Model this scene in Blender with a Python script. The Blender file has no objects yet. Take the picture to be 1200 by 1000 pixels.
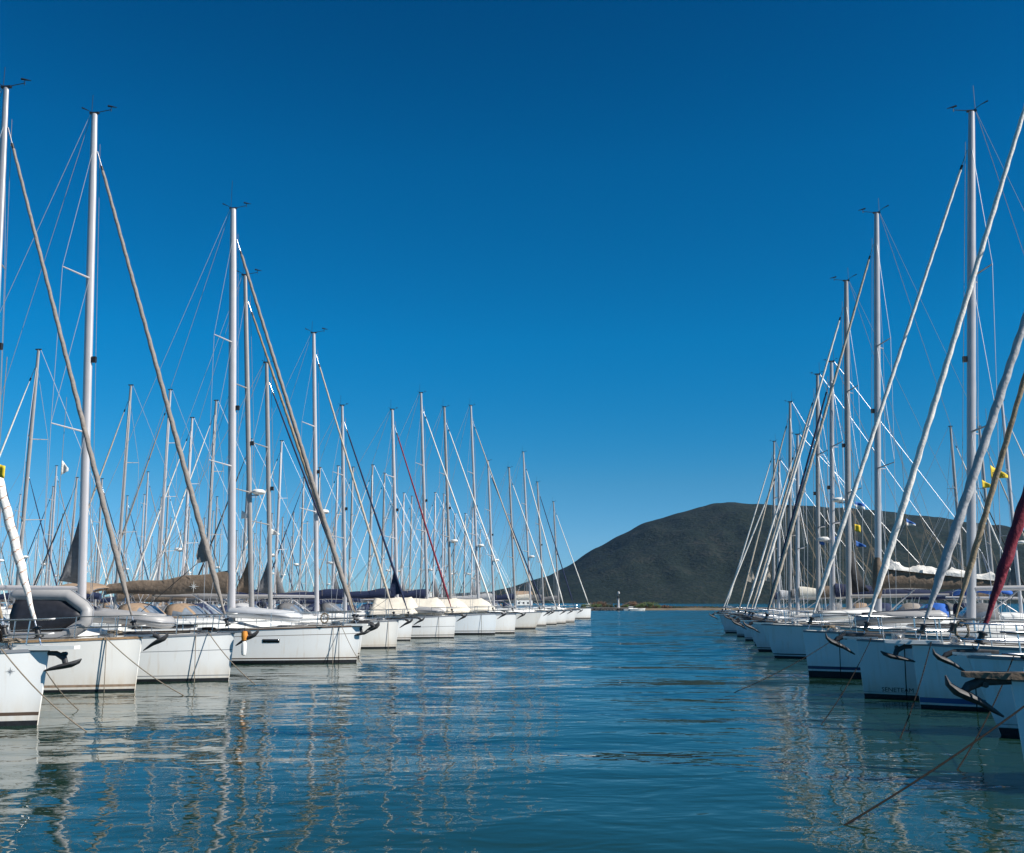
import bpy, math, random
from mathutils import Vector, Matrix
random.seed(7)
SC = bpy.context.scene
COL = SC.collection
R = math.radians
PI = math.pi
rnd = random.uniform

# ------------------------------------------------------------------ camera geometry
EYE = 2.5
TH = math.atan(206 / 1200)
cT, sT = math.cos(TH), math.sin(TH)

def ground(u, v, z=0.0):
    """point of the plane z where the photograph pixel (u,v) looks (1200x1000 frame)"""
    a, b = u - 600, 500 - v
    dx, dy, dz = a, -b * sT + 1200 * cT, b * cT + 1200 * sT
    k = (z - EYE) / dz
    return (dx * k, dy * k)

def depth_px(u, Y, z=EYE):
    """X of the point at distance Y and height z seen in column u"""
    return (u - 600) / 1200 * (cT * Y + sT * (z - EYE))

def height_px(v, Y):
    t = (500 - v) / 1200
    return EYE + Y * (t * cT + sT) / (cT - t * sT)

# ------------------------------------------------------------------ materials
MATS = {}

def mat(name, color, rough=0.5, metal=0.0, var=0.0, scale=6.0, bump=0.0, bscale=40.0, spec=0.5, coat=0.0):
    if name in MATS:
        return MATS[name]
    m = bpy.data.materials.new(name)
    m.use_nodes = True
    nt = m.node_tree
    b = nt.nodes['Principled BSDF']
    b.inputs['Base Color'].default_value = (*color, 1)
    b.inputs['Roughness'].default_value = rough
    b.inputs['Metallic'].default_value = metal
    b.inputs['Specular IOR Level'].default_value = spec
    b.inputs['Coat Weight'].default_value = coat
    tc = nt.nodes.new('ShaderNodeTexCoord')
    if var:
        n = nt.nodes.new('ShaderNodeTexNoise')
        n.inputs['Scale'].default_value = scale
        n.inputs['Detail'].default_value = 5
        nt.links.new(tc.outputs['Object'], n.inputs['Vector'])
        r = nt.nodes.new('ShaderNodeValToRGB')
        r.color_ramp.elements[0].position = 0.3
        r.color_ramp.elements[1].position = 0.7
        r.color_ramp.elements[0].color = (*[c * (1 - var) for c in color], 1)
        r.color_ramp.elements[1].color = (*[min(1, c * (1 + var)) for c in color], 1)
        nt.links.new(n.outputs['Fac'], r.inputs['Fac'])
        nt.links.new(r.outputs['Color'], b.inputs['Base Color'])
    if bump:
        n = nt.nodes.new('ShaderNodeTexNoise')
        n.inputs['Scale'].default_value = bscale
        n.inputs['Detail'].default_value = 4
        nt.links.new(tc.outputs['Object'], n.inputs['Vector'])
        bp = nt.nodes.new('ShaderNodeBump')
        bp.inputs['Strength'].default_value = bump
        bp.inputs['Distance'].default_value = 0.05
        nt.links.new(n.outputs['Fac'], bp.inputs['Height'])
        nt.links.new(bp.outputs['Normal'], b.inputs['Normal'])
    MATS[name] = m
    return m

def gelcoat(name, color, stain=0.55):
    """white hull paint with a tan scum stain creeping up from the waterline"""
    m = mat(name, color, 0.3, 0, spec=0.3)
    nt = m.node_tree
    b = nt.nodes['Principled BSDF']
    tc = nt.nodes.new('ShaderNodeTexCoord')
    sep = nt.nodes.new('ShaderNodeSeparateXYZ')
    nt.links.new(tc.outputs['Object'], sep.inputs[0])
    mp = nt.nodes.new('ShaderNodeMapping')
    mp.inputs['Scale'].default_value = (3.5, 3.5, 0.7)
    nt.links.new(tc.outputs['Object'], mp.inputs[0])
    n = nt.nodes.new('ShaderNodeTexNoise')
    n.inputs['Scale'].default_value = 1.6
    n.inputs['Detail'].default_value = 6
    nt.links.new(mp.outputs[0], n.inputs['Vector'])
    mr = nt.nodes.new('ShaderNodeMapRange')
    mr.interpolation_type = 'SMOOTHSTEP'
    mr.inputs['From Min'].default_value = 0.1
    mr.inputs['From Max'].default_value = 0.75
    mr.inputs['To Min'].default_value = 1.0
    mr.inputs['To Max'].default_value = 0.0
    nt.links.new(sep.outputs['Z'], mr.inputs['Value'])
    mx = nt.nodes.new('ShaderNodeMapRange')            # strongest near the bow
    mx.inputs['From Min'].default_value = -3.0
    mx.inputs['From Max'].default_value = 0.2
    mx.inputs['To Min'].default_value = 0.3
    mx.inputs['To Max'].default_value = 1.0
    nt.links.new(sep.outputs['X'], mx.inputs['Value'])
    m1 = nt.nodes.new('ShaderNodeMath'); m1.operation = 'MULTIPLY'
    m2 = nt.nodes.new('ShaderNodeMath'); m2.operation = 'MULTIPLY'
    m3 = nt.nodes.new('ShaderNodeMath'); m3.operation = 'MULTIPLY'; m3.inputs[1].default_value = stain * 1.5
    nt.links.new(mr.outputs[0], m1.inputs[0]); nt.links.new(mx.outputs[0], m1.inputs[1])
    nt.links.new(m1.outputs[0], m2.inputs[0]); nt.links.new(n.outputs['Fac'], m2.inputs[1])
    nt.links.new(m2.outputs[0], m3.inputs[0])
    mix = nt.nodes.new('ShaderNodeMix'); mix.data_type = 'RGBA'
    mix.inputs['A'].default_value = (*color, 1)
    mix.inputs['B'].default_value = (0.50, 0.36, 0.19, 1)
    mp2 = nt.nodes.new('ShaderNodeMapping'); mp2.inputs['Scale'].default_value = (7, 7, 0.45)   # runs below the scuppers
    nt.links.new(tc.outputs['Object'], mp2.inputs[0])
    n2 = nt.nodes.new('ShaderNodeTexNoise'); n2.inputs['Scale'].default_value = 1; n2.inputs['Detail'].default_value = 4
    nt.links.new(mp2.outputs[0], n2.inputs['Vector'])
    mr2 = nt.nodes.new('ShaderNodeMapRange')
    mr2.inputs['From Min'].default_value = 0.55; mr2.inputs['From Max'].default_value = 0.8
    mr2.inputs['To Min'].default_value = 0.0; mr2.inputs['To Max'].default_value = 0.28
    nt.links.new(n2.outputs['Fac'], mr2.inputs['Value'])
    ad2 = nt.nodes.new('ShaderNodeMath'); ad2.operation = 'ADD'; ad2.use_clamp = True
    nt.links.new(m3.outputs[0], ad2.inputs[0]); nt.links.new(mr2.outputs[0], ad2.inputs[1])
    nt.links.new(ad2.outputs[0], mix.inputs['Factor'])
    nt.links.new(mix.outputs['Result'], b.inputs['Base Color'])
    return m

G_WHITE = gelcoat('gelcoat_white', (0.80, 0.81, 0.80))
G_WARM = gelcoat('gelcoat_warm', (0.79, 0.78, 0.74), 0.6)
G_COOL = gelcoat('gelcoat_cool', (0.74, 0.79, 0.82), 0.35)
DECK = mat('deck_nonskid', (0.76, 0.75, 0.71), 0.6, var=0.06, scale=9)
TEAK = mat('teak', (0.30, 0.19, 0.10), 0.65, var=0.25, scale=14)
CABIN = mat('cabin_gelcoat', (0.80, 0.80, 0.77), 0.3, var=0.04, scale=3)
ANTIF = mat('antifouling_black', (0.012, 0.014, 0.018), 0.7, var=0.4, scale=12)
ANTIF_N = mat('antifouling_navy', (0.015, 0.03, 0.07), 0.7, var=0.4, scale=12)
S_BROWN = mat('stripe_brown', (0.10, 0.065, 0.045), 0.4)
S_NAVY = mat('stripe_navy', (0.012, 0.03, 0.10), 0.35)
S_BLUE = mat('stripe_blue', (0.02, 0.09, 0.24), 0.35)
S_GREY = mat('stripe_grey', (0.22, 0.23, 0.25), 0.4)
S_BLACK = mat('stripe_black', (0.02, 0.02, 0.022), 0.4)
ALU = mat('mast_aluminium', (0.47, 0.455, 0.46), 0.38, 0.25, var=0.06, scale=2)
ALU_D = mat('mast_grey', (0.34, 0.325, 0.315), 0.42, 0.2, var=0.08, scale=2)
ALU_W = mat('mast_white', (0.54, 0.515, 0.52), 0.36, 0.15, var=0.04, scale=2)
STEEL = mat('stainless', (0.55, 0.56, 0.58), 0.22, 0.9)
WIRE = mat('rigging_wire', (0.42, 0.43, 0.45), 0.45, 0.5)
ROPE_L = mat('rope_light', (0.24, 0.20, 0.155), 0.9, spec=0.1, var=0.2, scale=30)
ROPE_D = mat('rope_dark', (0.014, 0.012, 0.011), 0.9, spec=0.08, var=0.3, scale=30)
GALV = mat('galvanised_anchor', (0.06, 0.06, 0.064), 0.6, 0.3, var=0.35, scale=14)
GLASS = mat('dark_acrylic', (0.012, 0.013, 0.016), 0.08, spec=0.6)
BLACK = mat('black_plastic', (0.018, 0.018, 0.02), 0.45)
WHITE_P = mat('white_plastic', (0.78, 0.77, 0.74), 0.4)
F_TAUPE = mat('canvas_taupe', (0.25, 0.222, 0.20), 0.9, var=0.12, scale=8, bump=0.5, bscale=12)
F_TAN = mat('canvas_tan', (0.46, 0.40, 0.33), 0.9, var=0.12, scale=8, bump=0.5, bscale=12)
F_BROWN = mat('canvas_brown', (0.17, 0.125, 0.09), 0.9, var=0.2, scale=5, bump=0.7, bscale=7)
F_SAND = mat('canvas_sand', (0.29, 0.205, 0.14), 0.9, var=0.12, scale=5, bump=0.5, bscale=8)
F_NAVY = mat('canvas_navy', (0.012, 0.022, 0.065), 0.85, var=0.2, scale=6, bump=0.5, bscale=9)
F_BLUE = mat('canvas_blue', (0.012, 0.10, 0.42), 0.8, var=0.15, scale=6, bump=0.5, bscale=9)
F_BLACK = mat('canvas_black', (0.02, 0.021, 0.024), 0.85, var=0.2, scale=6, bump=0.5, bscale=9)
F_GREY = mat('canvas_grey', (0.15, 0.15, 0.155), 0.85, var=0.15, scale=6, bump=0.5, bscale=9)
F_LGREY = mat('canvas_light_grey', (0.42, 0.42, 0.43), 0.85, var=0.1, scale=6, bump=0.5, bscale=9)
F_CREAM = mat('canvas_cream', (0.66, 0.61, 0.52), 0.9, var=0.08, scale=4, bump=0.5, bscale=6)
F_WHITE = mat('sail_white', (0.76, 0.73, 0.68), 0.8, var=0.06, scale=6, bump=0.4, bscale=14)
F_RED = mat('canvas_red', (0.20, 0.012, 0.03), 0.75, var=0.25, scale=6, bump=0.5, bscale=12)
F_REDB = mat('canvas_bright_red', (0.50, 0.03, 0.025), 0.75, var=0.2, scale=6)
F_GREEN = mat('canvas_green', (0.02, 0.20, 0.10), 0.8, var=0.2, scale=6)
F_OLIVE = mat('canvas_olive_brown', (0.27, 0.21, 0.14), 0.9, var=0.25, scale=6, bump=0.5, bscale=12)
F_RUST = mat('rust_line', (0.42, 0.25, 0.18), 0.8)
VINYL = mat('sprayhood_vinyl', (0.16, 0.19, 0.23), 0.12, var=0.3, scale=3)
RUB_G = mat('dinghy_grey', (0.34, 0.335, 0.335), 0.45, var=0.06, scale=5)
RUB_S = mat('dinghy_silver', (0.52, 0.53, 0.55), 0.35, var=0.06, scale=5)
RUB_D = mat('dinghy_dark', (0.02, 0.021, 0.028), 0.5, var=0.3, scale=7)
ORANGE = mat('orange_foam', (0.62, 0.24, 0.03), 0.7, var=0.1)
YELLOW = mat('flag_yellow', (0.72, 0.52, 0.03), 0.8, var=0.08)
FBLUE = mat('flag_blue', (0.03, 0.13, 0.42), 0.8, var=0.1)
EMBLEM = mat('emblem_pale', (0.62, 0.61, 0.58), 0.7)
LETTER = mat('lettering_dark', (0.03, 0.03, 0.035), 0.5)
LETTER_R = mat('lettering_red', (0.35, 0.03, 0.02), 0.5)

# ------------------------------------------------------------------ mesh builder
class MB:
    def __init__(s):
        s.v, s.f, s.m = [], [], []

    def add(s, vs, fs, mi=0):
        o = len(s.v)
        s.v.extend([tuple(p) for p in vs])
        for k, f in enumerate(fs):
            s.f.append([i + o for i in f])
            s.m.append(mi[k] if isinstance(mi, list) else mi)

    def tube(s, pts, r, n=8, mi=0, cap=True):
        pts = [Vector(p) for p in pts]
        k = len(pts)
        rs = r if isinstance(r, (list, tuple)) else [r] * k
        t0 = (pts[1] - pts[0]).normalized()
        up = Vector((0, 0, 1)) if abs(t0.z) < 0.9 else Vector((1, 0, 0))
        nrm = t0.cross(up).normalized()
        vs = []
        for i, p in enumerate(pts):
            t = (pts[min(i + 1, k - 1)] - pts[max(i - 1, 0)]).normalized()
            nrm = (nrm - t * nrm.dot(t))
            nrm = nrm.normalized() if nrm.length > 1e-6 else t.orthogonal().normalized()
            b = t.cross(nrm)
            for j in range(n):
                a = 2 * PI * j / n
                vs.append(p + (nrm * math.cos(a) + b * math.sin(a)) * rs[i])
        fs = [[i * n + j, i * n + (j + 1) % n, (i + 1) * n + (j + 1) % n, (i + 1) * n + j]
              for i in range(k - 1) for j in range(n)]
        if cap:
            fs.append(list(range(n))[::-1]); fs.append([(k - 1) * n + j for j in range(n)])
        s.add(vs, fs, mi)

    def loft(s, rings, mi=0, closed=True, caps=True):
        n = len(rings[0]); k = len(rings)
        vs = [p for r in rings for p in r]
        fs, mm = [], []
        e = n if closed else n - 1
        for i in range(k - 1):
            for j in range(e):
                fs.append([i * n + j, i * n + (j + 1) % n, (i + 1) * n + (j + 1) % n, (i + 1) * n + j])
                mm.append(mi(i, j) if callable(mi) else mi)
        if caps and closed:
            fs.append(list(range(n))[::-1]); fs.append([(k - 1) * n + j for j in range(n)])
            q = mi(0, 0) if callable(mi) else mi
            mm += [q, q]
        s.add(vs, fs, mm)

    def box(s, c, d, mi=0, M=None):
        x, y, z = d[0] / 2, d[1] / 2, d[2] / 2
        vs = [Vector((a * x, b * y, e * z)) for a in (-1, 1) for b in (-1, 1) for e in (-1, 1)]
        if M is not None:
            vs = [M @ p for p in vs]
        vs = [p + Vector(c) for p in vs]
        s.add(vs, [[0, 1, 3, 2], [4, 6, 7, 5], [0, 4, 5, 1], [2, 3, 7, 6], [0, 2, 6, 4], [1, 5, 7, 3]], mi)

    def lathe(s, c, prof, n=16, mi=0, axis='z'):
        rings = []
        for r, h in prof:
            ring = []
            for j in range(n):
                a = 2 * PI * j / n
                p = (r * math.cos(a), r * math.sin(a), h)
                if axis == 'x':
                    p = (h, r * math.cos(a), r * math.sin(a))
                ring.append((c[0] + p[0], c[1] + p[1], c[2] + p[2]))
            rings.append(ring)
        s.loft(rings, mi)

    def sheet(s, grid, thick=None, mi=0):
        """grid of points; with thickness it is closed into a slab along z-ish normals"""
        k, n = len(grid), len(grid[0])
        vs = [p for r in grid for p in r]
        fs = [[i * n + j, i * n + j + 1, (i + 1) * n + j + 1, (i + 1) * n + j] for i in range(k - 1) for j in range(n - 1)]
        s.add(vs, fs, mi)

    def build(s, name, mats, parent=None, smooth=True, angle=40, solid=0.0):
        me = bpy.data.meshes.new(name)
        me.from_pydata(s.v, [], s.f)
        mats = mats if isinstance(mats, (list, tuple)) else [mats]
        for m in mats:
            me.materials.append(m)
        me.polygons.foreach_set('material_index', s.m)
        if smooth:
            me.polygons.foreach_set('use_smooth', [True] * len(me.polygons))
            me.set_sharp_from_angle(angle=R(angle))
        me.update()
        o = bpy.data.objects.new(name, me)
        COL.objects.link(o)
        o.parent = parent
        if solid:
            md = o.modifiers.new('solid', 'SOLIDIFY'); md.thickness = solid; md.offset = 0
        return o

def tag(o, label=None, cat=None, group=None, kind=None):
    if label: o['label'] = label
    if cat: o['category'] = cat
    if group: o['group'] = group
    if kind: o['kind'] = kind
    return o

def empty(name, loc, rz=0.0):
    o = bpy.data.objects.new(name, None)
    o.empty_display_size = 0.3
    COL.objects.link(o)
    o.location = loc
    o.rotation_euler = (0, 0, rz)
    return o

def copy_tree(o, parent=None):
    c = o.copy(); COL.objects.link(c); c.parent = parent
    for ch in [q for q in ALLCH.get(o.name, [])]:
        copy_tree(ch, c)
    return c

ALLCH = {}
def index_children(o):
    ch = list(o.children)
    ALLCH[o.name] = ch
    for c in ch:
        index_children(c)

def text_mesh(body, size=1.0):
    cu = bpy.data.curves.new('text', 'FONT')
    cu.body = body; cu.size = size; cu.resolution_u = 2
    o = bpy.data.objects.new('text', cu)
    COL.objects.link(o)
    dg = bpy.context.evaluated_depsgraph_get()
    me = bpy.data.meshes.new_from_object(o.evaluated_get(dg))
    vs = [tuple(v.co) for v in me.vertices]
    fs = [list(p.vertices) for p in me.polygons]
    bpy.data.objects.remove(o); bpy.data.curves.remove(cu); bpy.data.meshes.remove(me)
    return vs, fs

def star_mesh(r=1.0, r2=None):
    """eight pointed compass star, long and short points alternating"""
    r2 = r2 or r * 0.17
    vs = [(0, 0)]
    for k in range(16):
        a = PI / 2 + 2 * PI * k / 16
        rr = r if k % 4 == 0 else (r * 0.62 if k % 2 == 0 else r2)
        vs.append((rr * math.cos(a), rr * math.sin(a)))
    fs = [[0, 1 + k, 1 + (k + 1) % 16] for k in range(16)]
    return vs, fs

def sstep(t):
    t = max(0.0, min(1.0, t))
    return t * t * (3 - 2 * t)

# ------------------------------------------------------------------ a sailing yacht
class Hull:
    """hull form: origin at the stem on the waterline, +x forward, +y to port"""
    def __init__(s, L=12.5, B=3.9, fb=1.45, fs=1.2, rake=0.12, full=1.0, flare=0.27):
        s.L, s.B, s.fb, s.fs, s.rake, s.full, s.flare = L, B, fb, fs, rake, full, flare

    def hd(s, t):                                     # half breadth of the deck
        f = 1 - (1 - min(t / 0.55, 1)) ** (2.1 * s.full)
        if t > 0.55:
            f = 1 - 0.12 * ((t - 0.55) / 0.45) ** 2
        return max(0.03, s.B / 2 * f)

    def sheer(s, t):
        return s.fs + (s.fb - s.fs) * (1 - t) ** 1.5

    def hy(s, t, z):
        d = s.hd(t)
        w = d * (1 - s.flare + (s.flare - 0.07) * sstep(t / 0.55))
        if z <= 0:
            return max(0.02, w * (1 + z * 0.9))
        q = min(1, z / s.sheer(t))
        return max(0.02, w + (d - w) * q ** 1.15)

    def hx(s, t, z):
        return -s.L * t + s.rake * (z / s.fb) * (1 - t) ** 4

    def at(s, x, z, side):
        """surface point near local x"""
        t = max(0, min(1, -x / s.L))
        for _ in range(6):
            t = max(0, min(1, (s.rake * (z / s.fb) * (1 - t) ** 4 - x) / s.L))
        return (x, side * s.hy(t, z), z)

def yacht(sp):
    """builds one yacht from its spec; every part in the boat's own space"""
    h = Hull(sp.get('L', 12.5), sp.get('B', 3.8), sp.get('fb', 1.45), sp.get('fs', 1.22), sp.get('rake', 0.12),
             sp.get('full', 1.0), sp.get('flare', 0.27))
    lod = sp.get('lod', 2)                              # 2 near, 1 middle, 0 far
    J, H = sp.get('J', 4.8), sp.get('H', 17.5)
    root = empty('sailing_yacht', (0, 0, 0))
    gel = sp.get('gel', G_WHITE)
    fb = h.fb
    # ---- hull
    za = sp.get('za', 0.09)
    zs = sp.get('zs', (0.16, 0.21))
    zp = sp.get('zp')
    rows = [(-0.45, 1), (-0.1, 1), (za, 0), (zs[0], 2), (zs[1], 0)]
    if zp:
        rows += [(zs[1] + (zp - zs[1]) * 0.5, 0), (zp, 2), (zp + 0.022, 0)]
        rows += [(zp + (fb - zp) * q, 0) for q in (0.35, 0.7)]
    else:
        rows += [(zs[1] + (fb - zs[1]) * q, 0) for q in (0.25, 0.5, 0.75)]
    nst = (26, 20, 14)[2 - lod] if lod < 3 else 26
    ts = [(i / (nst - 1)) ** 1.45 for i in range(nst)]
    rings = []
    for t in ts:
        sh = h.sheer(t)
        zz = [z if z < zs[1] + 1e-6 else zs[1] + (z - zs[1]) * (sh - zs[1]) / (fb - zs[1]) for z, _ in rows] + [sh]
        if zp:                                           # keep pin stripe parallel to the sheer
            pass
        port = [(h.hx(t, z), h.hy(t, z), z) for z in zz[::-1]]
        star = [(h.hx(t, z), -h.hy(t, z), z) for z in zz]
        rings.append(port + [(h.hx(t, -0.6), 0, -0.62)] + star)
    nz = len(rows) + 1
    cols = [c for _, c in rows]
    def hm(i, j):
        if j < nz - 1:
            return cols[nz - 2 - j]
        if j <= nz:
            return 1
        return cols[j - nz - 1] if j - nz - 1 < len(cols) else 0
    mb = MB()
    mb.loft(rings, hm, closed=False)
    n = len(rings[0])
    mb.add(rings[-1], [list(range(n))[::-1]], 0)
    mb.add(rings[0], [list(range(n))], 0)
    hull = mb.build('hull', [gel, sp.get('anti', ANTIF), sp.get('stripe', S_BROWN)], root, angle=50)
    if sp.get('ports'):
        for (x0, x1, z0, z1) in sp['ports']:
            for side in (-1, 1):
                w = MB()
                g = []
                for q in range(7):
                    x = x0 + (x1 - x0) * q / 6
                    row = []
                    for zf in (z0, (z0 + z1) / 2, z1):
                        p = h.at(x, zf, side); row.append((p[0], p[1] + side * 0.012, p[2]))
                    g.append(row)
                w.sheet(g); w.build('hull_window', GLASS, hull, solid=0.01)
    if sp.get('name_text'):
        body, x0, z0, size, side, dirx, tm = sp['name_text']
        vs, fs = text_mesh(body, size)
        w = MB()
        pv = []
        for (a, b, c) in vs:
            p = h.at(x0 + dirx * a, z0 + b, side); pv.append((p[0], p[1] + side * 0.012, p[2]))
        w.add(pv, fs); w.build('lettering', tm, hull, smooth=False)
    if sp.get('hull_star'):
        x0, z0, r, side = sp['hull_star']
        vs, fs = star_mesh(r)
        w = MB(); pv = []
        for (a, b) in vs:
            p = h.at(x0 + a, z0 + b, side); pv.append((p[0], p[1] + side * 0.012, p[2]))
        w.add(pv, fs); w.build('compass_emblem', S_GREY, hull, smooth=False)
    # ---- deck
    mb = MB()
    g = []
    for t in ts:
        d = h.hd(t) - 0.012
        g.append([(h.hx(t, fb) * (1 if t else 1), d * q, h.sheer(t) - 0.025 + 0.07 * (1 - q * q)) for q in (1, .75, .4, 0, -.4, -.75, -1)])
    mb.sheet(g)
    mb.build('deck', sp.get('deckmat', DECK), root)
    # ---- toe rail
    mb = MB()
    for side in (-1, 1):
        rg = []
        for t in ts:
            x, y, z = h.hx(t, fb), side * h.hd(t), h.sheer(t)
            rg.append([(x, y + side * 0.015, z - 0.03), (x, y + side * 0.015, z + 0.035), (x, y - side * 0.035, z + 0.035), (x, y - side * 0.035, z - 0.03)])
        mb.loft(rg, 0)
    mb.build('toe_rail', sp.get('rail', S_GREY if lod else ALU), root)
    # ---- cabin trunk
    xa, xb = -sp.get('cab0', J - 1.6), -h.L * 0.72
    ch = sp.get('cabh', 0.42)
    def cab(q):
        x = xa + (xb - xa) * q
        t = -x / h.L
        w = min(h.hd(t) - 0.42, 1.35) * (0.45 + 0.55 * sstep(q / 0.35))
        return x, max(0.15, w), ch * (0.05 + 0.95 * sstep(q / 0.4)), h.sheer(t) + 0.02
    rg = []
    for i in range(13):
        x, w, hh, z0 = cab(i / 12)
        half = [(w, -0.06), (w * 0.97, hh * 0.55), (w * 0.9, hh * 0.85), (w * 0.72, hh), (w * 0.35, hh * 1.1)]
        rg.append([(x, y, z0 + z) for y, z in half] + [(x, 0, z0 + hh * 1.13)] + [(x, -y, z0 + z) for y, z in half[::-1]])
    mb = MB(); mb.loft(rg, 0)
    cabin = mb.build('cabin', CABIN, root, angle=55)
    if lod:
        for side in (-1, 1):
            g = []
            for i in range(9):
                q = 0.42 + 0.5 * i / 8
                x, w, hh, z0 = cab(q)
                lo, hi = (0.22, 0.62) if 0 < i < 8 else (0.34, 0.5)
                f = lambda k: (x, side * (w * (1 - 0.03 * k / 0.55) + 0.012), z0 + hh * k)
                g.append([f(lo), f(hi)])
            w = MB(); w.sheet(g); w.build('cabin_window', GLASS, cabin, solid=0.01)
        hx = xa - 0.9
        for hx, s_ in ((xa + 0.75, 0.5), (xa - 2.2, 0.45)):
            q = max(0, (hx - xa) / (xb - xa))
            zt = cab(q)[3] + (cab(q)[2] * 1.13 if hx < xa else 0.05) + 0.03
            w = MB(); w.box((hx, 0, zt), (s_, s_, 0.05)); w.box((hx, 0, zt + 0.035), (s_ * 0.86, s_ * 0.86, 0.02), 1)
            w.build('deck_hatch', [ALU, GLASS], root, smooth=False)
    if lod == 2:
        for side in (-1, 1):
            w = MB()
            pts = []
            for i in range(9):
                q = 0.4 + 0.5 * i / 8
                x, ww, hh, zz0 = cab(q)
                pts.append((x, side * ww * 0.78, zz0 + hh + 0.09))
                if i % 2 == 0:
                    w.tube([(x, side * ww * 0.78, zz0 + hh - 0.02), pts[-1]], 0.014, 5)
            w.tube(pts, 0.016, 6)
            w.build('handrail', STEEL, cabin)
            w = MB()
            w.tube([(-0.9, side * 0.25, fb + 0.08), (-1.6, side * 0.7, h.sheer(0.13) + 0.06), (-3.2, side * (h.hd(0.25) - 0.35), h.sheer(0.25) + 0.07), (-5.0, side * (h.hd(0.4) - 0.25), h.sheer(0.4) + 0.06)], 0.013, 5)
            w.build('deck_line', ROPE_D if side < 0 else ROPE_L, root)
    # ---- cockpit coaming
    for side in (-1, 1):
        mb = MB()
        rg = []
        for i in range(7):
            t = 0.70 + 0.26 * i / 6
            y = h.hd(t) - 0.35; z = h.sheer(t)
            hh = 0.34 - 0.12 * i / 6
            rg.append([(-h.L * t, side * (y + 0.12), z - 0.05), (-h.L * t, side * (y + 0.06), z + hh), (-h.L * t, side * (y - 0.14), z + hh), (-h.L * t, side * (y - 0.2), z - 0.05)])
        mb.loft(rg, 0)
        mb.build('cockpit_coaming', CABIN, root)
    # ---- mast
    mm = sp.get('mastmat', ALU)
    z0 = h.sheer(J / h.L) + (0.3 if J > sp.get('cab0', J - 1.6) else 0.05)
    rk = math.tan(R(sp.get('mrake', 2.6)))
    mx = lambda z: -J - (z - z0) * rk
    fa, la = sp.get('msize', (0.125, 0.08))
    nn = 14 if lod else 8
    rg = []
    for z, k in ((z0, 1), (z0 + 2, 1), (z0 + (H - z0) * 0.6, 1), (z0 + (H - z0) * 0.85, 0.92), (H, 0.72)):
        rg.append([(mx(z) + fa * k * math.cos(2 * PI * j / nn), la * k * math.sin(2 * PI * j / nn), z) for j in range(nn)])
    mb = MB(); mb.loft(rg, 0)
    mb.box((mx(H), 0, H + 0.03), (0.34, 0.1, 0.06), 1)
    mast = mb.build('mast', [mm, BLACK], root, angle=60)
    zh = z0 + (H - z0) * sp.get('hounds', 0.92)
    spr = sp.get('spr', (0.36, 0.66))
    tips = {-1: [], 1: []}
    for k, q in enumerate(spr):
        z = z0 + (H - z0) * q
        ln = (1.28, 1.05, 0.85)[k]
        for side in (-1, 1):
            tip = (mx(z) - ln * 0.42, side * ln, z + 0.12)
            tips[side].append(tip)
            w = MB(); w.tube([(mx(z), side * la * 0.8, z), tip], [0.035, 0.02], 6)
            w.build('spreader', mm, mast)
    if lod:
        w = MB()
        w.tube([(mx(H) - 0.12, 0.02, H + 0.05), (mx(H) - 0.12, 0.02, H + sp.get('ant', 0.75))], 0.009, 5)
        w.build('antenna', BLACK, mast)
        w = MB()
        vs_ = 1.0 if lod == 2 else 0.55
        w.tube([(mx(H) + 0.1, 0, H + 0.05), (mx(H) + 0.62 * vs_, 0.0, H + 0.13 * vs_)], 0.014 * vs_, 5)
        w.tube([(mx(H) + 0.62 * vs_, 0, H + 0.06 * vs_), (mx(H) + 0.62 * vs_, 0, H + 0.26 * vs_)], 0.014 * vs_, 5)
        w.tube([(mx(H) + 0.50 * vs_, 0, H + 0.28 * vs_), (mx(H) + 0.84 * vs_, 0, H + 0.2 * vs_)], [0.04 * vs_, 0.012 * vs_], 5)
        w.tube([(mx(H) - 0.3 * vs_, 0.1, H + 0.2 * vs_), (mx(H) - 0.55 * vs_, 0.1, H + 0.32 * vs_)], [0.012 * vs_, 0.03 * vs_], 5)
        w.tube([(mx(H) - 0.05, 0.05, H + 0.03), (mx(H) - 0.3 * vs_, 0.1, H + 0.2 * vs_)], 0.012 * vs_, 5)
        w.build('wind_vane', BLACK, mast)
        w = MB(); w.box((mx(z0 + (H - z0) * 0.5) + fa + 0.07, 0, z0 + (H - z0) * 0.5), (0.14, 0.12, 0.2))
        w.build('masthead_light', BLACK, mast, smooth=False)
    if sp.get('radar'):
        z = z0 + (H - z0) * sp['radar']
        c = (mx(z) + fa + 0.33, 0, z)
        w = MB(); w.lathe(c, [(0.02, -0.13), (0.24, -0.1), (0.31, -0.03), (0.31, 0.04), (0.24, 0.11), (0.02, 0.14)], 16)
        w.box((c[0] - 0.2, 0, z - 0.15), (0.42, 0.08, 0.05), 1)
        w.build('radar_dome', [WHITE_P, ALU_D], mast)
    # ---- standing rigging
    wr = sp.get('wire', 0.0095 if lod == 2 else 0.0135)
    tc = J / h.L
    for side in (-1, 1):
        cp = (mx(z0) - 0.5, side * (h.hd(tc) - 0.12), h.sheer(tc))
        w = MB()
        w.tube([cp] + tips[side] + [(mx(zh), side * 0.06, zh)], wr, 5)
        zl = z0 + (H - z0) * spr[0] - 0.12
        w.tube([(cp[0] + 0.12, cp[1], cp[2]), (mx(zl), side * la, zl)], wr, 5)
        if len(spr) > 1 and lod:
            zl = z0 + (H - z0) * spr[1] - 0.12
            w.tube([tips[side][0], (mx(zl), side * la, zl)], wr, 5)
        w.build('shroud', WIRE, root)
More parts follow.
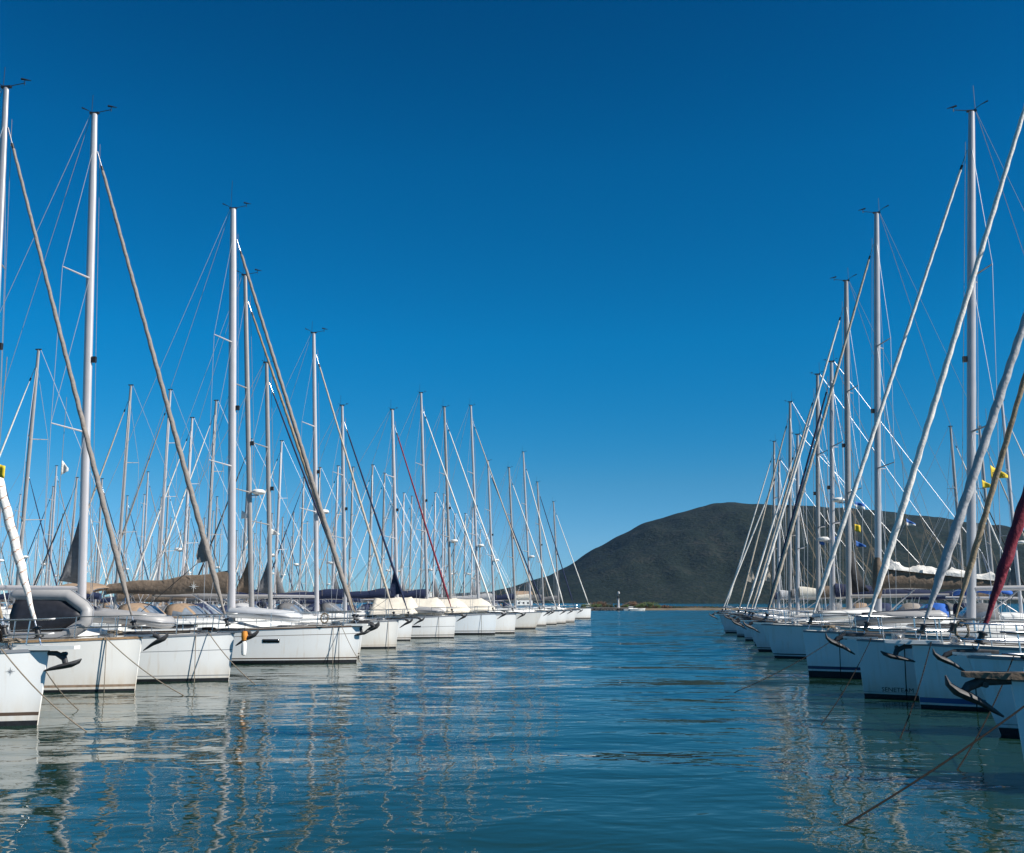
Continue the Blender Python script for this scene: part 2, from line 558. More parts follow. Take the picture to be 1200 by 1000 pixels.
    if sp.get('backstay', True):
        w = MB()
        split = Vector((-h.L * 0.9, 0, 5.0))
        w.tube([(mx(H) - 0.15, 0, H), split], wr, 5)
        for side in (-1, 1):
            w.tube([split, (-h.L + 0.15, side * (h.hd(1) - 0.35), h.sheer(1))], wr, 5)
        w.build('backstay', WIRE, root)
        if lod:                                          # topping lift and halyards
            w = MB()
            w.tube([(mx(H) - 0.13, 0.03, H), (-J - sp.get('boom', 4.9) - 0.2, 0.03, z0 + 1.6)], wr * 0.8, 4)
            w.tube([(mx(zh) + 0.2, 0.05, zh + 0.3), (mx(z0) + 0.24, 0.06, z0 + 1.2)], wr * 0.8, 4)
            w.build('halyard', ROPE_L, root)
    # ---- furled headsails
    def furled(x_foot, z_foot, z_head, x_head, m, r0, stripe=None, clew=None, name='furled_jib', drum=True):
        a = Vector((x_foot, 0, z_foot)); b = Vector((x_head, 0, z_head))
        w = MB()
        ax = (b - a)
        ln = ax.length; ax.normalize()
        e1 = Vector((0, 1, 0)); e2 = ax.cross(e1)
        seg = int(ln / (0.028 if stripe else 0.075)) if lod == 2 else (int(ln / 0.3) if lod == 1 else 6)
        nn_ = (16 if stripe else 10) if lod == 2 else 7
        s0, s1 = 0.55, ln - 0.75
        rg = []
        for i in range(seg + 1):
            s_ = s0 + (s1 - s0) * i / seg
            q = i / seg
            rr = r0 * (1.05 - 0.5 * q) * (0.38 + 0.62 * sstep((s_ - s0) / 1.5)) * (0.6 if i == seg else 1)
            rr *= 1 + 0.025 * math.sin(s_ * 2.3 + r0 * 50) + 0.03 * math.sin(s_ * 5.1)
            c = a + ax * s_
            ring = []
            for j in range(nn_):
                an = 2 * PI * j / nn_
                tw = 1 + (0.09 * math.cos(an - s_ * 2 * PI / 0.62) if lod == 2 else 0)
                ring.append(c + (e1 * math.cos(an) + e2 * math.sin(an)) * rr * tw)
            rg.append(ring)
        if stripe:
            per = 0.24
            fm = lambda i, j: 1 if ((s0 + (s1 - s0) * i / seg) / per - j / nn_) % 1.0 < 0.10 else 0
        else:
            fm = 0
        w.loft(rg, fm)
        w.tube([b - ax * 0.75, b], 0.022, 6, 2)
        w.tube([b - ax * 0.78, b - ax * 0.6], 0.045, 8, 3)
        w.tube([a, a + ax * 0.6], 0.018, 6, 2)
        if clew:
            cz, size = clew
            p = a + ax * (ln * cz)
            g = []
            for i in range(6):
                q = i / 5
                top = p + ax * (size * (1 - q * 0.85)) - Vector((1, 0, 0)) * (q * size * 0.42)
                bot = p - Vector((1, 0, 0)) * (q * size * 0.42) - Vector((0, 0, 1)) * (0.12 * q * size)
                off = Vector((0, 0.05 * math.sin(q * 5) * size, 0))
                g.append([top + off, (top + bot) / 2 - off * 0.5, bot + off])
            w.sheet(g, mi=0)
            w.tube([g[-1][2], (-J + 1.4, 0.9, fb + 0.5)], 0.011, 5, 3)
        o = w.build(name, [m, stripe or m, STEEL, BLACK], root, angle=70)
        if drum and lod:
            w = MB()
            c = a + ax * 0.28
            prof = [(0.03, -0.13), (0.10, -0.12), (0.10, -0.09), (0.06, -0.08), (0.06, 0.06), (0.10, 0.07), (0.10, 0.1), (0.035, 0.13)]
            w.lathe((0, 0, 0), prof, 12)
            M = Matrix.Translation(c) @ ax.to_track_quat('Z', 'Y').to_matrix().to_4x4()
            w.v = [tuple(M @ Vector(p)) for p in w.v]
            w.build('furling_drum', BLACK, o)
        return o
    jx = h.rake - 0.18 + sp.get('jibx', 0.0)
    if sp.get('jib', F_TAUPE):
        furled(jx, fb + 0.1, zh, mx(zh) + fa, sp.get('jib', F_TAUPE), sp.get('jr', 0.085), sp.get('jstripe'), sp.get('clew'))
    if sp.get('jib2'):
        dx, frac, m2, r2 = sp['jib2']
        zz = z0 + (H - z0) * frac
        furled(jx - dx, fb + 0.12, zz, mx(zz) + fa, m2, r2, None, None, 'furled_staysail')
    # ---- boom and mainsail
    bz = z0 + sp.get('bz', 1.15)
    bl = sp.get('boom', 4.9)
    w = MB()
    w.tube([(mx(bz) - 0.1, 0, bz), (-J - bl * 0.5, 0, bz + 0.02), (-J - bl, 0, bz + 0.06)], [0.085, 0.095, 0.07], 10)
    w.tube([(mx(z0) - 0.12, 0, z0 + 0.1), (-J - bl * 0.32, 0, bz - 0.06)], 0.03, 6)
    w.tube([(-J - bl * 0.82, 0, bz - 0.05), (-J - bl * 0.84, 0, z0 - 0.1)], 0.018, 5)
    w.build('boom', mm, root)
    cv = sp.get('cover')
    if lod and (cv or sp.get('tent')):
        zj = z0 + (H - z0) * 0.55
        for side in (-1, 1):
            w = MB()
            mid = Vector((mx(bz) - bl * 0.42, side * 0.16, bz + 2.6))
            w.tube([(mx(zj), side * 0.06, zj), mid], wr * 0.75, 4)
            for q in (0.3, 0.55, 0.85):
                w.tube([mid, (mx(bz) - bl * q, side * 0.12, bz + 0.1)], wr * 0.75, 4)
            w.build('lazy_jack', ROPE_L, root)
    if cv:
        chh = sp.get('coverh', 0.62)
        rg = []
        nsg = 16
        for i in range(nsg + 1):
            q = i / nsg
            x = mx(bz) - 0.14 - bl * 0.97 * q
            hh = chh * (1 - 0.62 * q) * (1 + 0.06 * math.sin(q * 17 + H))
            ww = 0.15 + 0.05 * (1 - q)
            zb = bz - 0.06 + 0.03 * math.sin(q * 9)
            pr = [(0.55, 0), (1.0, 0.25), (0.95, 0.55), (0.45, 0.92), (0.06, 1.0)]
            ring = [(x, ww * a, zb + (hh + 0.1) * b) for a, b in pr] + [(x, -ww * a, zb + (hh + 0.1) * b) for a, b in pr[::-1]]
            rg.append(ring)
        w = MB(); w.loft(rg, 0)
        if sp.get('mastboot'):                           # front of the cover laced round the mast
            zt = bz + chh + 0.55
            w.loft([[(mx(z) + 0.02 + r_ * 1.2 * math.cos(2 * PI * j / 10), r_ * math.sin(2 * PI * j / 10), z) for j in range(10)]
                    for z, r_ in ((bz - 0.5, 0.12), (bz, 0.2), (bz + chh, 0.19), (zt, 0.11))], 0)
        co = w.build('sail_cover', cv, root, angle=60)
        if sp.get('cover_star'):
            side, q0, r_ = sp['cover_star']
            vs, fs = star_mesh(r_)
            xx = mx(bz) - 0.14 - bl * 0.97 * q0
            w = MB(); w.add([(xx + a, side * 0.222, bz + 0.26 + b) for a, b in vs], fs)
            w.build('compass_emblem', EMBLEM, co, smooth=False, solid=0.01)
        if sp.get('flaked'):
            rr = random.Random(3)
            g = []
            for i in range(34):
                q = i / 33
                x = mx(bz) - 0.25 - bl * 0.9 * q
                zt = bz + 0.06 + (chh + 0.1) * (1 - 0.62 * q)
                amp = 0.10 + 0.09 * math.sin(q * 21) + rr.uniform(-0.05, 0.08)
                ring = []
                for j in range(9):
                    an = PI * j / 8
                    k_ = 1 + rr.uniform(-0.22, 0.22)
                    ring.append((x + rr.uniform(-0.04, 0.04), 0.2 * k_ * math.cos(an), zt - 0.12 + (0.16 + amp) * k_ * math.sin(an)))
                g.append(ring)
            w = MB(); w.loft(g, 0); w.build('flaked_mainsail', F_WHITE, root, angle=35)
    if sp.get('clewsail'):                               # corner of an in-mast furled main
        m2, hh, ll = sp['clewsail']
        g = []
        for i in range(8):
            q = i / 7
            top = bz + 0.2 + hh * (1 - q) ** 1.15
            xq = mx(bz) - fa * 0.7 - ll * q
            g.append([(xq - 0.0, 0.03 * math.sin(5 * q), bz + 0.14 + 0.12 * q), (xq, 0.07 * math.sin(4 * q + 1), (bz + 0.15 + top) / 2), (mx(top) - fa * 0.7 - ll * q, 0.03 * math.sin(7 * q), max(top, bz + 0.3))])
        w = MB(); w.sheet(g); w.build('mainsail_clew', m2, root, solid=0.012)
    # ---- sprayhood and bimini
    if sp.get('hood'):
        x1 = -h.L * 0.66
        t = 0.68; zc = h.sheer(t) + ch
        wd = min(1.3, h.hd(t) - 0.4)
        rg = []
        for (dx, ww, hh) in ((0.55, 0.96, 0.06), (0.25, 0.98, 0.36), (-0.1, 1.0, 0.66), (-0.55, 1.0, 0.78), (-0.95, 1.0, 0.74)):
            ring = []
            for j in range(13):
                an = PI * j / 12
                cx = math.copysign(abs(math.cos(an)) ** 0.55, math.cos(an))
                sx = abs(math.sin(an)) ** 0.55
                ring.append((x1 + dx, wd * ww * cx, zc - 0.28 + 0.28 * sx * (1 if hh > 0.1 else 0.8) + hh * sx))
            rg.append(ring)
        w = MB()
        w.loft(rg, lambda i, j: 1 if (i < 2 and 1 <= j <= 10 and j not in (4, 7)) or (i == 2 and j in (1, 10)) else 0, closed=False)
        w.build('sprayhood', [sp['hood'], VINYL], root, solid=0.02, angle=60)
    if sp.get('bimini'):
        x1 = -h.L * 0.80
        w = MB(); g = []
        wd = h.hd(0.85) - 0.35
        zc = h.sheer(0.85) + 2.0
        for i in range(9):
            q = i / 8
            g.append([(x1 - 2.2 * q, wd * math.cos(PI * j / 8), zc - 0.3 + 0.32 * math.sin(PI * j / 8) ** 0.6 + 0.10 * math.sin(PI * q) - 0.25 * abs(q - 0.5)) for j in range(9)])
        w.sheet(g)
        bm = w.build('bimini', sp['bimini'], root, solid=0.02, angle=60)
        w = MB()
        for q in (0.0, 0.5, 1.0):
            pts = [(x1 - 1.1 - 0.3 * (0.5 - q), wd, h.sheer(0.9))] + [(x1 - 2.2 * q, wd * math.cos(PI * j / 8), zc - 0.32 + 0.32 * math.sin(PI * j / 8) ** 0.6 + 0.1 * math.sin(PI * q) - 0.25 * abs(q - 0.5)) for j in range(9)] + [(x1 - 1.1 - 0.3 * (0.5 - q), -wd, h.sheer(0.9))]
            w.tube(pts, 0.016, 5)
        w.build('bimini_frame', STEEL, bm)
    if sp.get('tent'):                                   # cream winter cover slung over the boom
        g = []
        for i in range(12):
            q = i / 11
            x = -J + 1.6 - (h.L * sp.get('tent_end', 0.8) - J + 1.6) * q
            t = -x / h.L
            yy = h.hd(min(1, max(0.05, t))) + 0.02
            zr = bz + (0.0 if q > 0.16 else -0.9 * (1 - q / 0.16)) + 0.05 * math.sin(q * 14)
            ze = h.sheer(t) + 0.28
            g.append([(x, yy * a, ze + (zr - ze) * (1 - abs(a)) ** 0.85 - 0.1 * math.sin(PI * abs(a))) for a in (1, .75, .5, .25, 0, -.25, -.5, -.75, -1)])
        w = MB(); w.sheet(g); w.build('boom_tent', sp['tent'], root, solid=0.015, angle=60)
    # ---- pulpit and guard rails
    if lod:
        rr = 0.016 if lod == 2 else 0.02
        w = MB()
        xk = -1.55
        tk = -xk / h.L
        yk = h.hd(tk) - 0.06
        zk = h.sheer(tk)
        for zz in (0.64, 0.34):
            pts = []
            for j in range(13):
                q = j / 12 * 2 - 1
                x = xk + (h.rake + 0.08 - xk) * (1 - abs(q) ** 1.7)
                t = max(0, min(1, -(x - 0.25) / h.L))
                y = math.copysign(min(yk, h.hd(t) + 0.03), q) if abs(q) > 0.01 else 0
                pts.append((x, y, zk + (fb - zk) * (1 - abs(q)) + zz))
            w.tube(pts, rr, 6)
        for side in (-1, 1):
            for x in (xk, -0.55):
                t = -x / h.L
                w.tube([(x, side * (h.hd(t) - 0.06), h.sheer(t)), (x + 0.05, side * (h.hd(t) - 0.03), h.sheer(t) + 0.64)], rr, 6)
        w.build('pulpit', STEEL, root)
        sx = [xk - 1.75 * (k + 1) for k in range(int((h.L - 2.4) / 1.75))]
        for side in (-1, 1):
            w = MB()
            for zz in (0.62, 0.32):
                pts = [(xk, side * yk, zk + zz)]
                for x in sx:
                    t = -x / h.L
                    pts.append((x, side * (h.hd(t) - 0.07), h.sheer(t) + zz))
                w.tube(pts, 0.008 if lod == 2 else 0.01, 5)
            gr = w.build('guard_rail', STEEL, root)
            if lod == 2:
                for x in sx:
                    t = -x / h.L
                    w = MB(); w.tube([(x, side * (h.hd(t) - 0.07), h.sheer(t)), (x, side * (h.hd(t) - 0.07), h.sheer(t) + 0.63)], 0.0135, 6)
                    w.build('stanchion', STEEL, gr)
    # ---- bow gear
    px = h.rake
    if sp.get('platform'):
        pl = sp['platform']
        w = MB()
        w.loft([[(px - 0.7, 0.22, fb + 0.0), (px - 0.7, 0.22, fb + 0.09), (px - 0.7, -0.22, fb + 0.09), (px - 0.7, -0.22, fb)],
                [(px + 0.1, 0.17, fb + 0.0), (px + 0.1, 0.17, fb + 0.09), (px + 0.1, -0.17, fb + 0.09), (px + 0.1, -0.17, fb)],
                [(px + pl, 0.12, fb + 0.02), (px + pl, 0.12, fb + 0.09), (px + pl, -0.12, fb + 0.09), (px + pl, -0.12, fb + 0.02)]], 0)
        w.build('bow_platform', sp.get('platmat', CABIN), root, smooth=False)
        px += pl - 0.55
    if sp.get('anchor', lod > 0):
        sc = sp.get('ascale', 1.0)
        az = fb - (0.08 if sp.get('platform') else -0.05)
        w = MB()
        X = lambda x, y, z: (px + x * sc, y * sc, az + z * sc)
        def bar(path, n_=10):
            rg_ = []
            for q_, (x, z, ww_, tt_) in enumerate(path):
                a_ = path[max(0, q_ - 1)]; b_ = path[min(len(path) - 1, q_ + 1)]
                tn = Vector((b_[0] - a_[0], 0, b_[1] - a_[1])).normalized()
                nm = Vector((-tn.z, 0, tn.x))
                rg_.append([X(x + nm.x * tt_ * math.sin(2 * PI * k_ / n_), ww_ * math.cos(2 * PI * k_ / n_), z + nm.z * tt_ * math.sin(2 * PI * k_ / n_)) for k_ in range(n_)])
            w.loft(rg_, 0)
        if sp.get('platform') and not sp.get('claw'):
            bar([(-0.35, 0.02, 0.03, 0.04), (0.1, 0.01, 0.035, 0.055), (0.28, -0.08, 0.04, 0.07), (0.32, -0.2, 0.05, 0.06)])
            bar([(-0.18, -0.36, 0.015, 0.012), (0.0, -0.31, 0.10, 0.035), (0.22, -0.26, 0.16, 0.055), (0.42, -0.22, 0.15, 0.06), (0.58, -0.16, 0.10, 0.045), (0.66, -0.1, 0.02, 0.012)])
        else:
            bar([(-0.75, 0.05, 0.028, 0.05), (-0.2, 0.07, 0.03, 0.06), (0.3, 0.05, 0.035, 0.07), (0.5, -0.03, 0.04, 0.07), (0.58, -0.12, 0.05, 0.05)])
            bar([(0.80, 0.12, 0.02, 0.012), (0.77, 0.0, 0.12, 0.04), (0.66, -0.10, 0.18, 0.065), (0.50, -0.17, 0.16, 0.07), (0.34, -0.25, 0.09, 0.05), (0.18, -0.36, 0.045, 0.035), (0.06, -0.44, 0.02, 0.015)])
        an = w.build('anchor', sp.get('amat', GALV), root, angle=60)
        w = MB()
        for side in ((-1, 1) if not sp.get('platform') else ()):
            w.loft([[X(x, side * 0.07 + a, z + b) for a, b in ((0.008, -0.035), (0.008, 0.035), (-0.008, 0.035), (-0.008, -0.035))] for x, z in ((-0.55, 0.0), (0.1, 0.0), (0.36, 0.02))], 0)
        w.tube([X(0.28, -0.07, 0.0), X(0.28, 0.07, 0.0)], 0.045 * sc, 8, 1)
        w.build('bow_roller', [STEEL, BLACK], root)
    if lod == 2:
        w = MB()
        w.box((-0.95, 0, fb + 0.1), (0.3, 0.22, 0.16)); w.lathe((-0.95, 0.16, fb + 0.1), [(0.09, -0.05), (0.06, 0.0), (0.09, 0.05)], 10)
        w.build('windlass', STEEL, root)
        for side in (-1, 1):
            w = MB(); t = 0.08; y = side * (h.hd(t) - 0.1)
            w.tube([(-h.L * t - 0.13, y, h.sheer(t) + 0.09), (-h.L * t + 0.13, y, h.sheer(t) + 0.09)], 0.018, 6)
            w.tube([(-h.L * t, y, h.sheer(t)), (-h.L * t, y, h.sheer(t) + 0.09)], 0.025, 6)
            w.build('cleat', STEEL, root)
    root['_h'] = 0
    del root['_h']
    return root, h

# headings: forward direction of each row (boats lie nearly square to the channel)
A_L, A_R = R(6), R(11)
ANG = {'L': -A_L, 'R': PI - A_R}

def aft(side):
    a = ANG[side]
    return Vector((-math.cos(a), -math.sin(a)))

def place(sp, side, bow, mast_px=None, top=None, label=None, group='sailing yachts moored along the channel', ang=None):
    """bow: pixel of the stem at the waterline or an (X, Y) tuple flagged by 'xy'"""
    P = Vector(bow[1:]) if bow[0] == 'xy' else Vector(ground(*bow))
    d = aft(side)
    if mast_px is not None:
        lo, hi = 2.0, 9.0
        f = lambda J: (P + d * J).x - depth_px(mast_px, (P + d * J).y)
        a, b = f(lo), f(hi)
        if a * b < 0:
            for _ in range(40):
                m = (lo + hi) / 2
                if f(m) * a > 0: lo = m
                else: hi = m
            sp['J'] = (lo + hi) / 2
        Q = P + d * sp.get('J', 4.8)
        if top is not None:
            sp['H'] = height_px(top, Q.y)
    root, h = yacht(sp)
    root.location = (P.x, P.y, 0)
    root.rotation_euler = (R(rnd(-0.4, 0.4)) if not sp.get('level') else 0, 0, ANG[side])
    tag(root, label, 'sailing yacht', group)
    return root, h

BOATS = {}
def add(key, sp, *a, **k):
    BOATS[key] = place(sp, *a, **k) + (sp,)
    print(key, 'J %.2f H %.1f' % (sp.get('J', 0), sp.get('H', 0)), tuple(round(c, 1) for c in BOATS[key][0].location))

# ------------------------------------------------------------------ front row, left
add('L1', dict(lod=2, fb=1.52, B=3.9, L=12.8, J=5.0, H=18.2, gel=G_WHITE, za=0.10, zs=(0.20, 0.27), stripe=S_BROWN, jib=F_WHITE, jr=0.10,
    jstripe=F_RUST, jib2=(0.75, 0.86, F_OLIVE, 0.085), platform=0.62, amat=GALV, cover=F_GREY, hood=F_NAVY, hull_star=(-0.5, 1.1, 0.10, -1), mastmat=ALU_W),
    'L', (44, 850), label='white yacht nearest the camera on the left, white furled jib with rust red spiral lines')
add('L2', dict(lod=2, fb=1.50, B=3.7, L=12.2, gel=G_WARM, za=0.07, zs=(0.13, 0.20), stripe=F_SAND, rail=TEAK, jib=F_TAUPE, jr=0.082, cover=F_LGREY,
    hood=F_SAND, ascale=0.95), 'L', (158, 810), -20, 100, label='white yacht with a grey and black dinghy propped on its foredeck')
add('L3', dict(lod=2, fb=1.50, B=3.8, L=13.2, za=0.10, zs=(0.17, 0.20), zp=0.98, stripe=S_GREY, jib=F_TAUPE, jr=0.095, msize=(0.15, 0.1), clew=(0.135, 1.0),
    hood=F_LGREY, clewsail=(F_GREY, 2.4, 0.72), mastmat=ALU_W, bz=1.3), 'L', (268, 798), 97, 133,
    label='white yacht with a pale dinghy on deck and an orange float at its bow')
add('L4', dict(lod=2, fb=1.52, B=4.1, L=13.8, gel=G_WHITE, za=0.14, zs=(0.19, 0.24), stripe=S_BROWN, rail=S_BROWN, zp=1.2, jib=F_TAUPE, jr=0.108,
    cover=F_BROWN, coverh=0.85, mastboot=False, boom=5.6, bz=1.25, cover_star=(-1, 0.27, 0.26), ports=[(-3.6, -2.95, 0.86, 1.0)], hood=F_SAND, bimini=F_SAND, platform=0.3,
    mastmat=ALU_W, msize=(0.18, 0.12), ant=1.4), 'L', (418, 777), 272, 243, label='white yacht with one dark hull window, brown sail cover bearing a pale compass star')
add('L4b', dict(lod=2, fb=1.42, B=3.6, L=12.0, jib=F_OLIVE, jr=0.085, hood=F_SAND, bimini=F_TAN, clewsail=(F_BROWN, 1.6, 0.75), mastmat=ALU_D, mrake=3.7, radar=0.36, za=0.1, level=1),
    'L', ('xy', -7.0, 48.0), 296, 322, label='yacht behind the boat with the hull window, grey radar mast and brown sail corner')
add('L5b', dict(lod=1, fb=1.42, B=3.5, L=11.8, jib=F_NAVY, jr=0.07, hood=F_NAVY, mastmat=ALU_D, clewsail=(F_GREY, 1.7, 0.7), mrake=3.3), 'L', ('xy', -7.6, 52.4), 318, 425,
    label='yacht with a brownish bare mast between the two radar masts of the left row')
add('L5', dict(lod=2, fb=1.5, B=3.7, L=12.4, gel=G_WARM, za=0.1, zs=(0.17, 0.2), stripe=F_TAN, jib=F_TAN, jr=0.075, hood=F_LGREY,
    radar=0.36, mastmat=ALU_W), 'L', (464, 760), 372, 390, label='white yacht with a radar dome on its pale mast and a stained bow')
add('L6', dict(lod=1, fb=1.4, B=3.5, L=11.8, jib=F_NAVY, jr=0.085, clew=(0.12, 1.7), hood=F_GREY, bimini=F_NAVY, cover=F_NAVY, mastmat=ALU), 'L', (481, 751), 405, 475,
    label='white yacht with navy furled headsail showing a dark loose corner')
add('L7', dict(lod=1, fb=1.55, B=3.9, L=12.8, zp=0.82, stripe=S_BLACK, za=0.1, zs=(0.2, 0.25), jib=F_RED, jr=0.08, tent=F_CREAM, tent_end=0.45, hood=F_GREY, bimini=F_GREY, cover=F_NAVY, gel=G_WHITE,
    ports=[(-3.3, -2.2, 0.78, 0.88)], mastmat=ALU_W), 'L', (532, 748), 466, 480, label='white yacht with a dark red furled jib above a cream boom tent')
add('L8', dict(lod=1, fb=1.6, B=4.0, L=14, za=0.16, zs=(0.26, 0.32), stripe=S_BLACK, jib=F_WHITE, jr=0.075, tent=F_CREAM, tent_end=0.6, cover=F_NAVY, gel=G_COOL, mastmat=ALU),
    'L', (580, 744), 501, 460, label='pale yacht with black waterline stripes, tallest mast of the cream tented boats')
add('L9', dict(lod=1, fb=1.55, B=3.9, L=13, za=0.12, zs=(0.2, 0.26), stripe=S_GREY, jib=F_WHITE, jr=0.07, tent=F_CREAM, radar=0.34, mastmat=ALU_D), 'L', (603, 742.5), 529, 477,
    label='white yacht under a cream tent with a grey mast carrying a radar dome')
add('L10', dict(lod=1, fb=1.6, B=4.0, L=14, rake=0.7, za=0.13, jib=F_TAN, jr=0.075, tent=F_CREAM, mastmat=ALU, gel=G_WARM, radar=0.31), 'L', (627, 737.5), 561, 475,
    label='cream tented yacht with a raked bow right after the two plumb bowed tented boats')
far_left = [((640, 734), 579, 540, F_NAVY, 'navy furled jib, fifth from the far end of the left row'),
            ((652, 732.3), 604, 548, F_WHITE, 'white furled jib, fourth hull from the far end of the left row'),
            ((663, 731), 622, 530, F_WHITE, 'tallest mast among the last five boats of the left row'),
            ((673, 729.5), 637, 565, F_NAVY, 'navy jib, second last hull of the left row')]
for k, (bw, mp, tp, jm, lb) in enumerate(far_left):
    add('LF%d' % k, dict(lod=1, fb=1.5, B=3.7, L=12.2, rake=0.3 if k % 2 else 0.1, jib=jm, jr=0.08, cover=(F_LGREY, F_NAVY, F_CREAM, F_GREY)[k], mastmat=ALU_D if k % 2 else ALU,
        hood=(F_NAVY, F_CREAM, F_GREY, F_NAVY)[k], radar=0.33 if k in (0, 2) else None, za=0.11), 'L', bw, mp, tp, label='white yacht with ' + lb)
add('LF4', dict(lod=1, fb=1.6, B=3.8, L=12, rake=0.1, jib=F_WHITE, jr=0.08, cover=F_GREY, mastmat=ALU_D, za=0.12), 'L', (692, 725.5), 655, 588,
    label='white yacht at the far end of the left row, standing alone beside the open water')

# ------------------------------------------------------------------ front row, right
add('RE', dict(lod=2, fb=1.45, B=3.6, L=11.5, rake=0.12, J=4.9, H=17, anchor=True, ascale=0.98, jib=F_WHITE, jr=0.09, za=0.12, platform=0.62, claw=True, platmat=F_BROWN, gel=G_COOL),
    'R', ('xy', 7.05, 14.6), label='white yacht cut off by the right edge, bow roller holding a big plough anchor')
add('RD', dict(lod=2, fb=1.46, B=3.5, L=11.6, rake=0.5, J=4.6, H=17, anchor=True, ascale=0.78, jib=F_RED, jr=0.115, za=0.14, zs=(0.2, 0.21), gel=G_COOL, hood=F_GREY),
    'R', ('xy', 9.35, 20.3), label='white yacht with a dark red furled jib and raked bow, second from the right edge')
add('RC', dict(lod=2, fb=1.5, B=3.7, L=12.6, J=5.3, H=18, za=0.07, zs=(0.12, 0.24), stripe=S_BLUE, jib=F_LGREY, jr=0.118, jib2=(0.7, 0.9, F_OLIVE, 0.075), platform=0.62, gel=G_WHITE,
    anti=ANTIF, hood=F_BLACK), 'R', (1079, 829), label='white yacht with a blue waterline stripe and a thick grey furled jib')
add('RB', dict(lod=2, fb=1.5, B=3.7, L=12.6, J=5.0, H=20.3, mrake=4.2, za=0.1, zs=(0.14, 0.15), stripe=S_GREY, jib=F_WHITE, jr=0.095, gel=G_WHITE, ascale=1.0,
    name_text=('SENETEAM', -0.42, 0.17, 0.16, 1, -1, LETTER)), 'R', (1013, 817), label='white yacht with dark hull lettering low on the bow')
add('RA', dict(lod=2, fb=1.52, B=3.9, L=13.2, za=0.20, zs=(0.26, 0.36), stripe=S_NAVY, jib=F_WHITE, jr=0.085, hood=F_TAUPE, mastmat=ALU, anchor=False, msize=(0.15, 0.095),
    bz=1.3, ant=1.0, mrake=4.2, gel=G_COOL), 'R', (948, 793), 1136, 133, label='white yacht with navy waterline stripes and the tallest mast on the right')
add('R7', dict(lod=2, fb=1.5, B=3.8, L=12.8, za=0.1, zs=(0.15, 0.2), stripe=S_BLACK, jib=F_TAN, jr=0.085, cover=F_BROWN, coverh=0.8, flaked=True, mastboot=True, hood=F_GREY,
    mastmat=ALU, boom=5.2, bz=1.5, mrake=3.0, rake=0.55, gel=G_COOL, msize=(0.15, 0.095)), 'R', (908, 771), 1028, 253, label='white yacht with a crumpled white sail laid along a brown covered boom')
add('R6', dict(lod=2, fb=1.5, B=3.7, L=12.4, za=0.12, jib=F_WHITE, jr=0.085, rake=0.5, clewsail=(F_BLACK, 2.2, 0.9), radar=0.34, mastmat=ALU_D, hood=F_BLUE, bimini=F_BLUE, gel=G_COOL, msize=(0.15, 0.095)), 'R', (889, 763.5), 994, 330,
    label='white yacht with a black loose sail corner at its grey mast and a blue canopy')
right_far = [(('xy', 13.4, 55.5), 975, 425, F_NAVY, F_NAVY, 0.30, 'navy jib and navy sail cover, in the right row'),
             (('xy', 14.3, 61.5), 958, 440, F_TAN, F_BROWN, None, 'tan jib, in the middle of the right row'),
             (('xy', 15.4, 69), 934, 510, F_WHITE, F_CREAM, None, 'low mast and white jib, in the distant part of the right row'),
             (('xy', 16.6, 77), 925, 472, F_TAN, F_GREY, None, 'tan jib and grey sail cover near the right row end'),
             (('xy', 17.6, 86), 912, 540, F_WHITE, F_LGREY, None, 'white jib, second from the far end of the right row')]
for k, (bw, mp, tp, jm, cv, rd, lb) in enumerate(right_far):
    add('RF%d' % k, dict(lod=1, fb=1.48, B=3.7, L=12.4, rake=(0.1, 0.5, 0.2)[k % 3], jib=jm, jr=0.085, cover=cv, mastmat=(ALU, ALU_D)[k % 2], hood=(F_GREY, F_TAUPE, F_NAVY, F_SAND, F_GREY)[k], radar=rd, za=0.11,
        clew=(0.17, 1.3) if k in (1, 3) else None, gel=G_COOL), 'R', bw, mp, tp, label='white yacht with ' + lb)
add('RF5', dict(lod=1, fb=1.5, B=3.6, L=12, rake=0.1, jib=F_WHITE, jr=0.085, cover=F_NAVY, mastmat=ALU_D, za=0.12, gel=G_COOL), 'R', (849, 737), 906, 518,
    label='white yacht at the far end of the right row, nearest the sandbank')

# ------------------------------------------------------------------ rows behind: a few kinds, copied
protos = []
kinds = [dict(jib=F_WHITE, cover=F_NAVY, mastmat=ALU_D, H=17.0), dict(jib=F_NAVY, cover=F_NAVY, mastmat=ALU_D, H=16.4, radar=0.36),
         dict(jib=F_TAN, cover=F_BROWN, mastmat=ALU_D, H=17.6), dict(jib=F_WHITE, clewsail=(F_GREY, 2.8, 1.0), mastmat=ALU_W, H=16.8, radar=0.33),
         dict(jib=F_TAUPE, cover=F_GREY, mastmat=ALU, H=18.2, spr=(0.28, 0.52, 0.76)), dict(jib=F_BLACK, cover=F_BLACK, mastmat=ALU_D, H=15.6)]
kl = ['white furled jib and navy sail cover', 'navy jib and radar dome on the mast', 'tan jib and brown sail cover',
      'in-mast sail corner and radar dome', 'three pairs of spreaders on its mast', 'black jib and shorter dark mast']
for k, sp in enumerate(kinds):
    sp.update(lod=0, L=12.2, B=3.7, J=4.8, jr=0.075, rake=0.15, hood=(F_NAVY, F_SAND, F_GREY)[k % 3], wire=0.014, hounds=0.93, mrake=0.5)
    r, h = yacht(sp)
    index_children(r)
    protos.append(r)
used = [False] * len(protos)

def background(k, X, Y, ang, H, label, group):
    s = H / kinds[k]['H']
    if not used[k]:
        o = protos[k]; used[k] = True
    else:
        o = copy_tree(protos[k])
    o.location = (X, Y, 0)
    o.rotation_euler = (R(rnd(-0.5, 0.5)), 0, ang + R(rnd(-1.5, 1.5)))
    o.scale = (s, s, s)
    tag(o, label, 'sailing yacht', group)

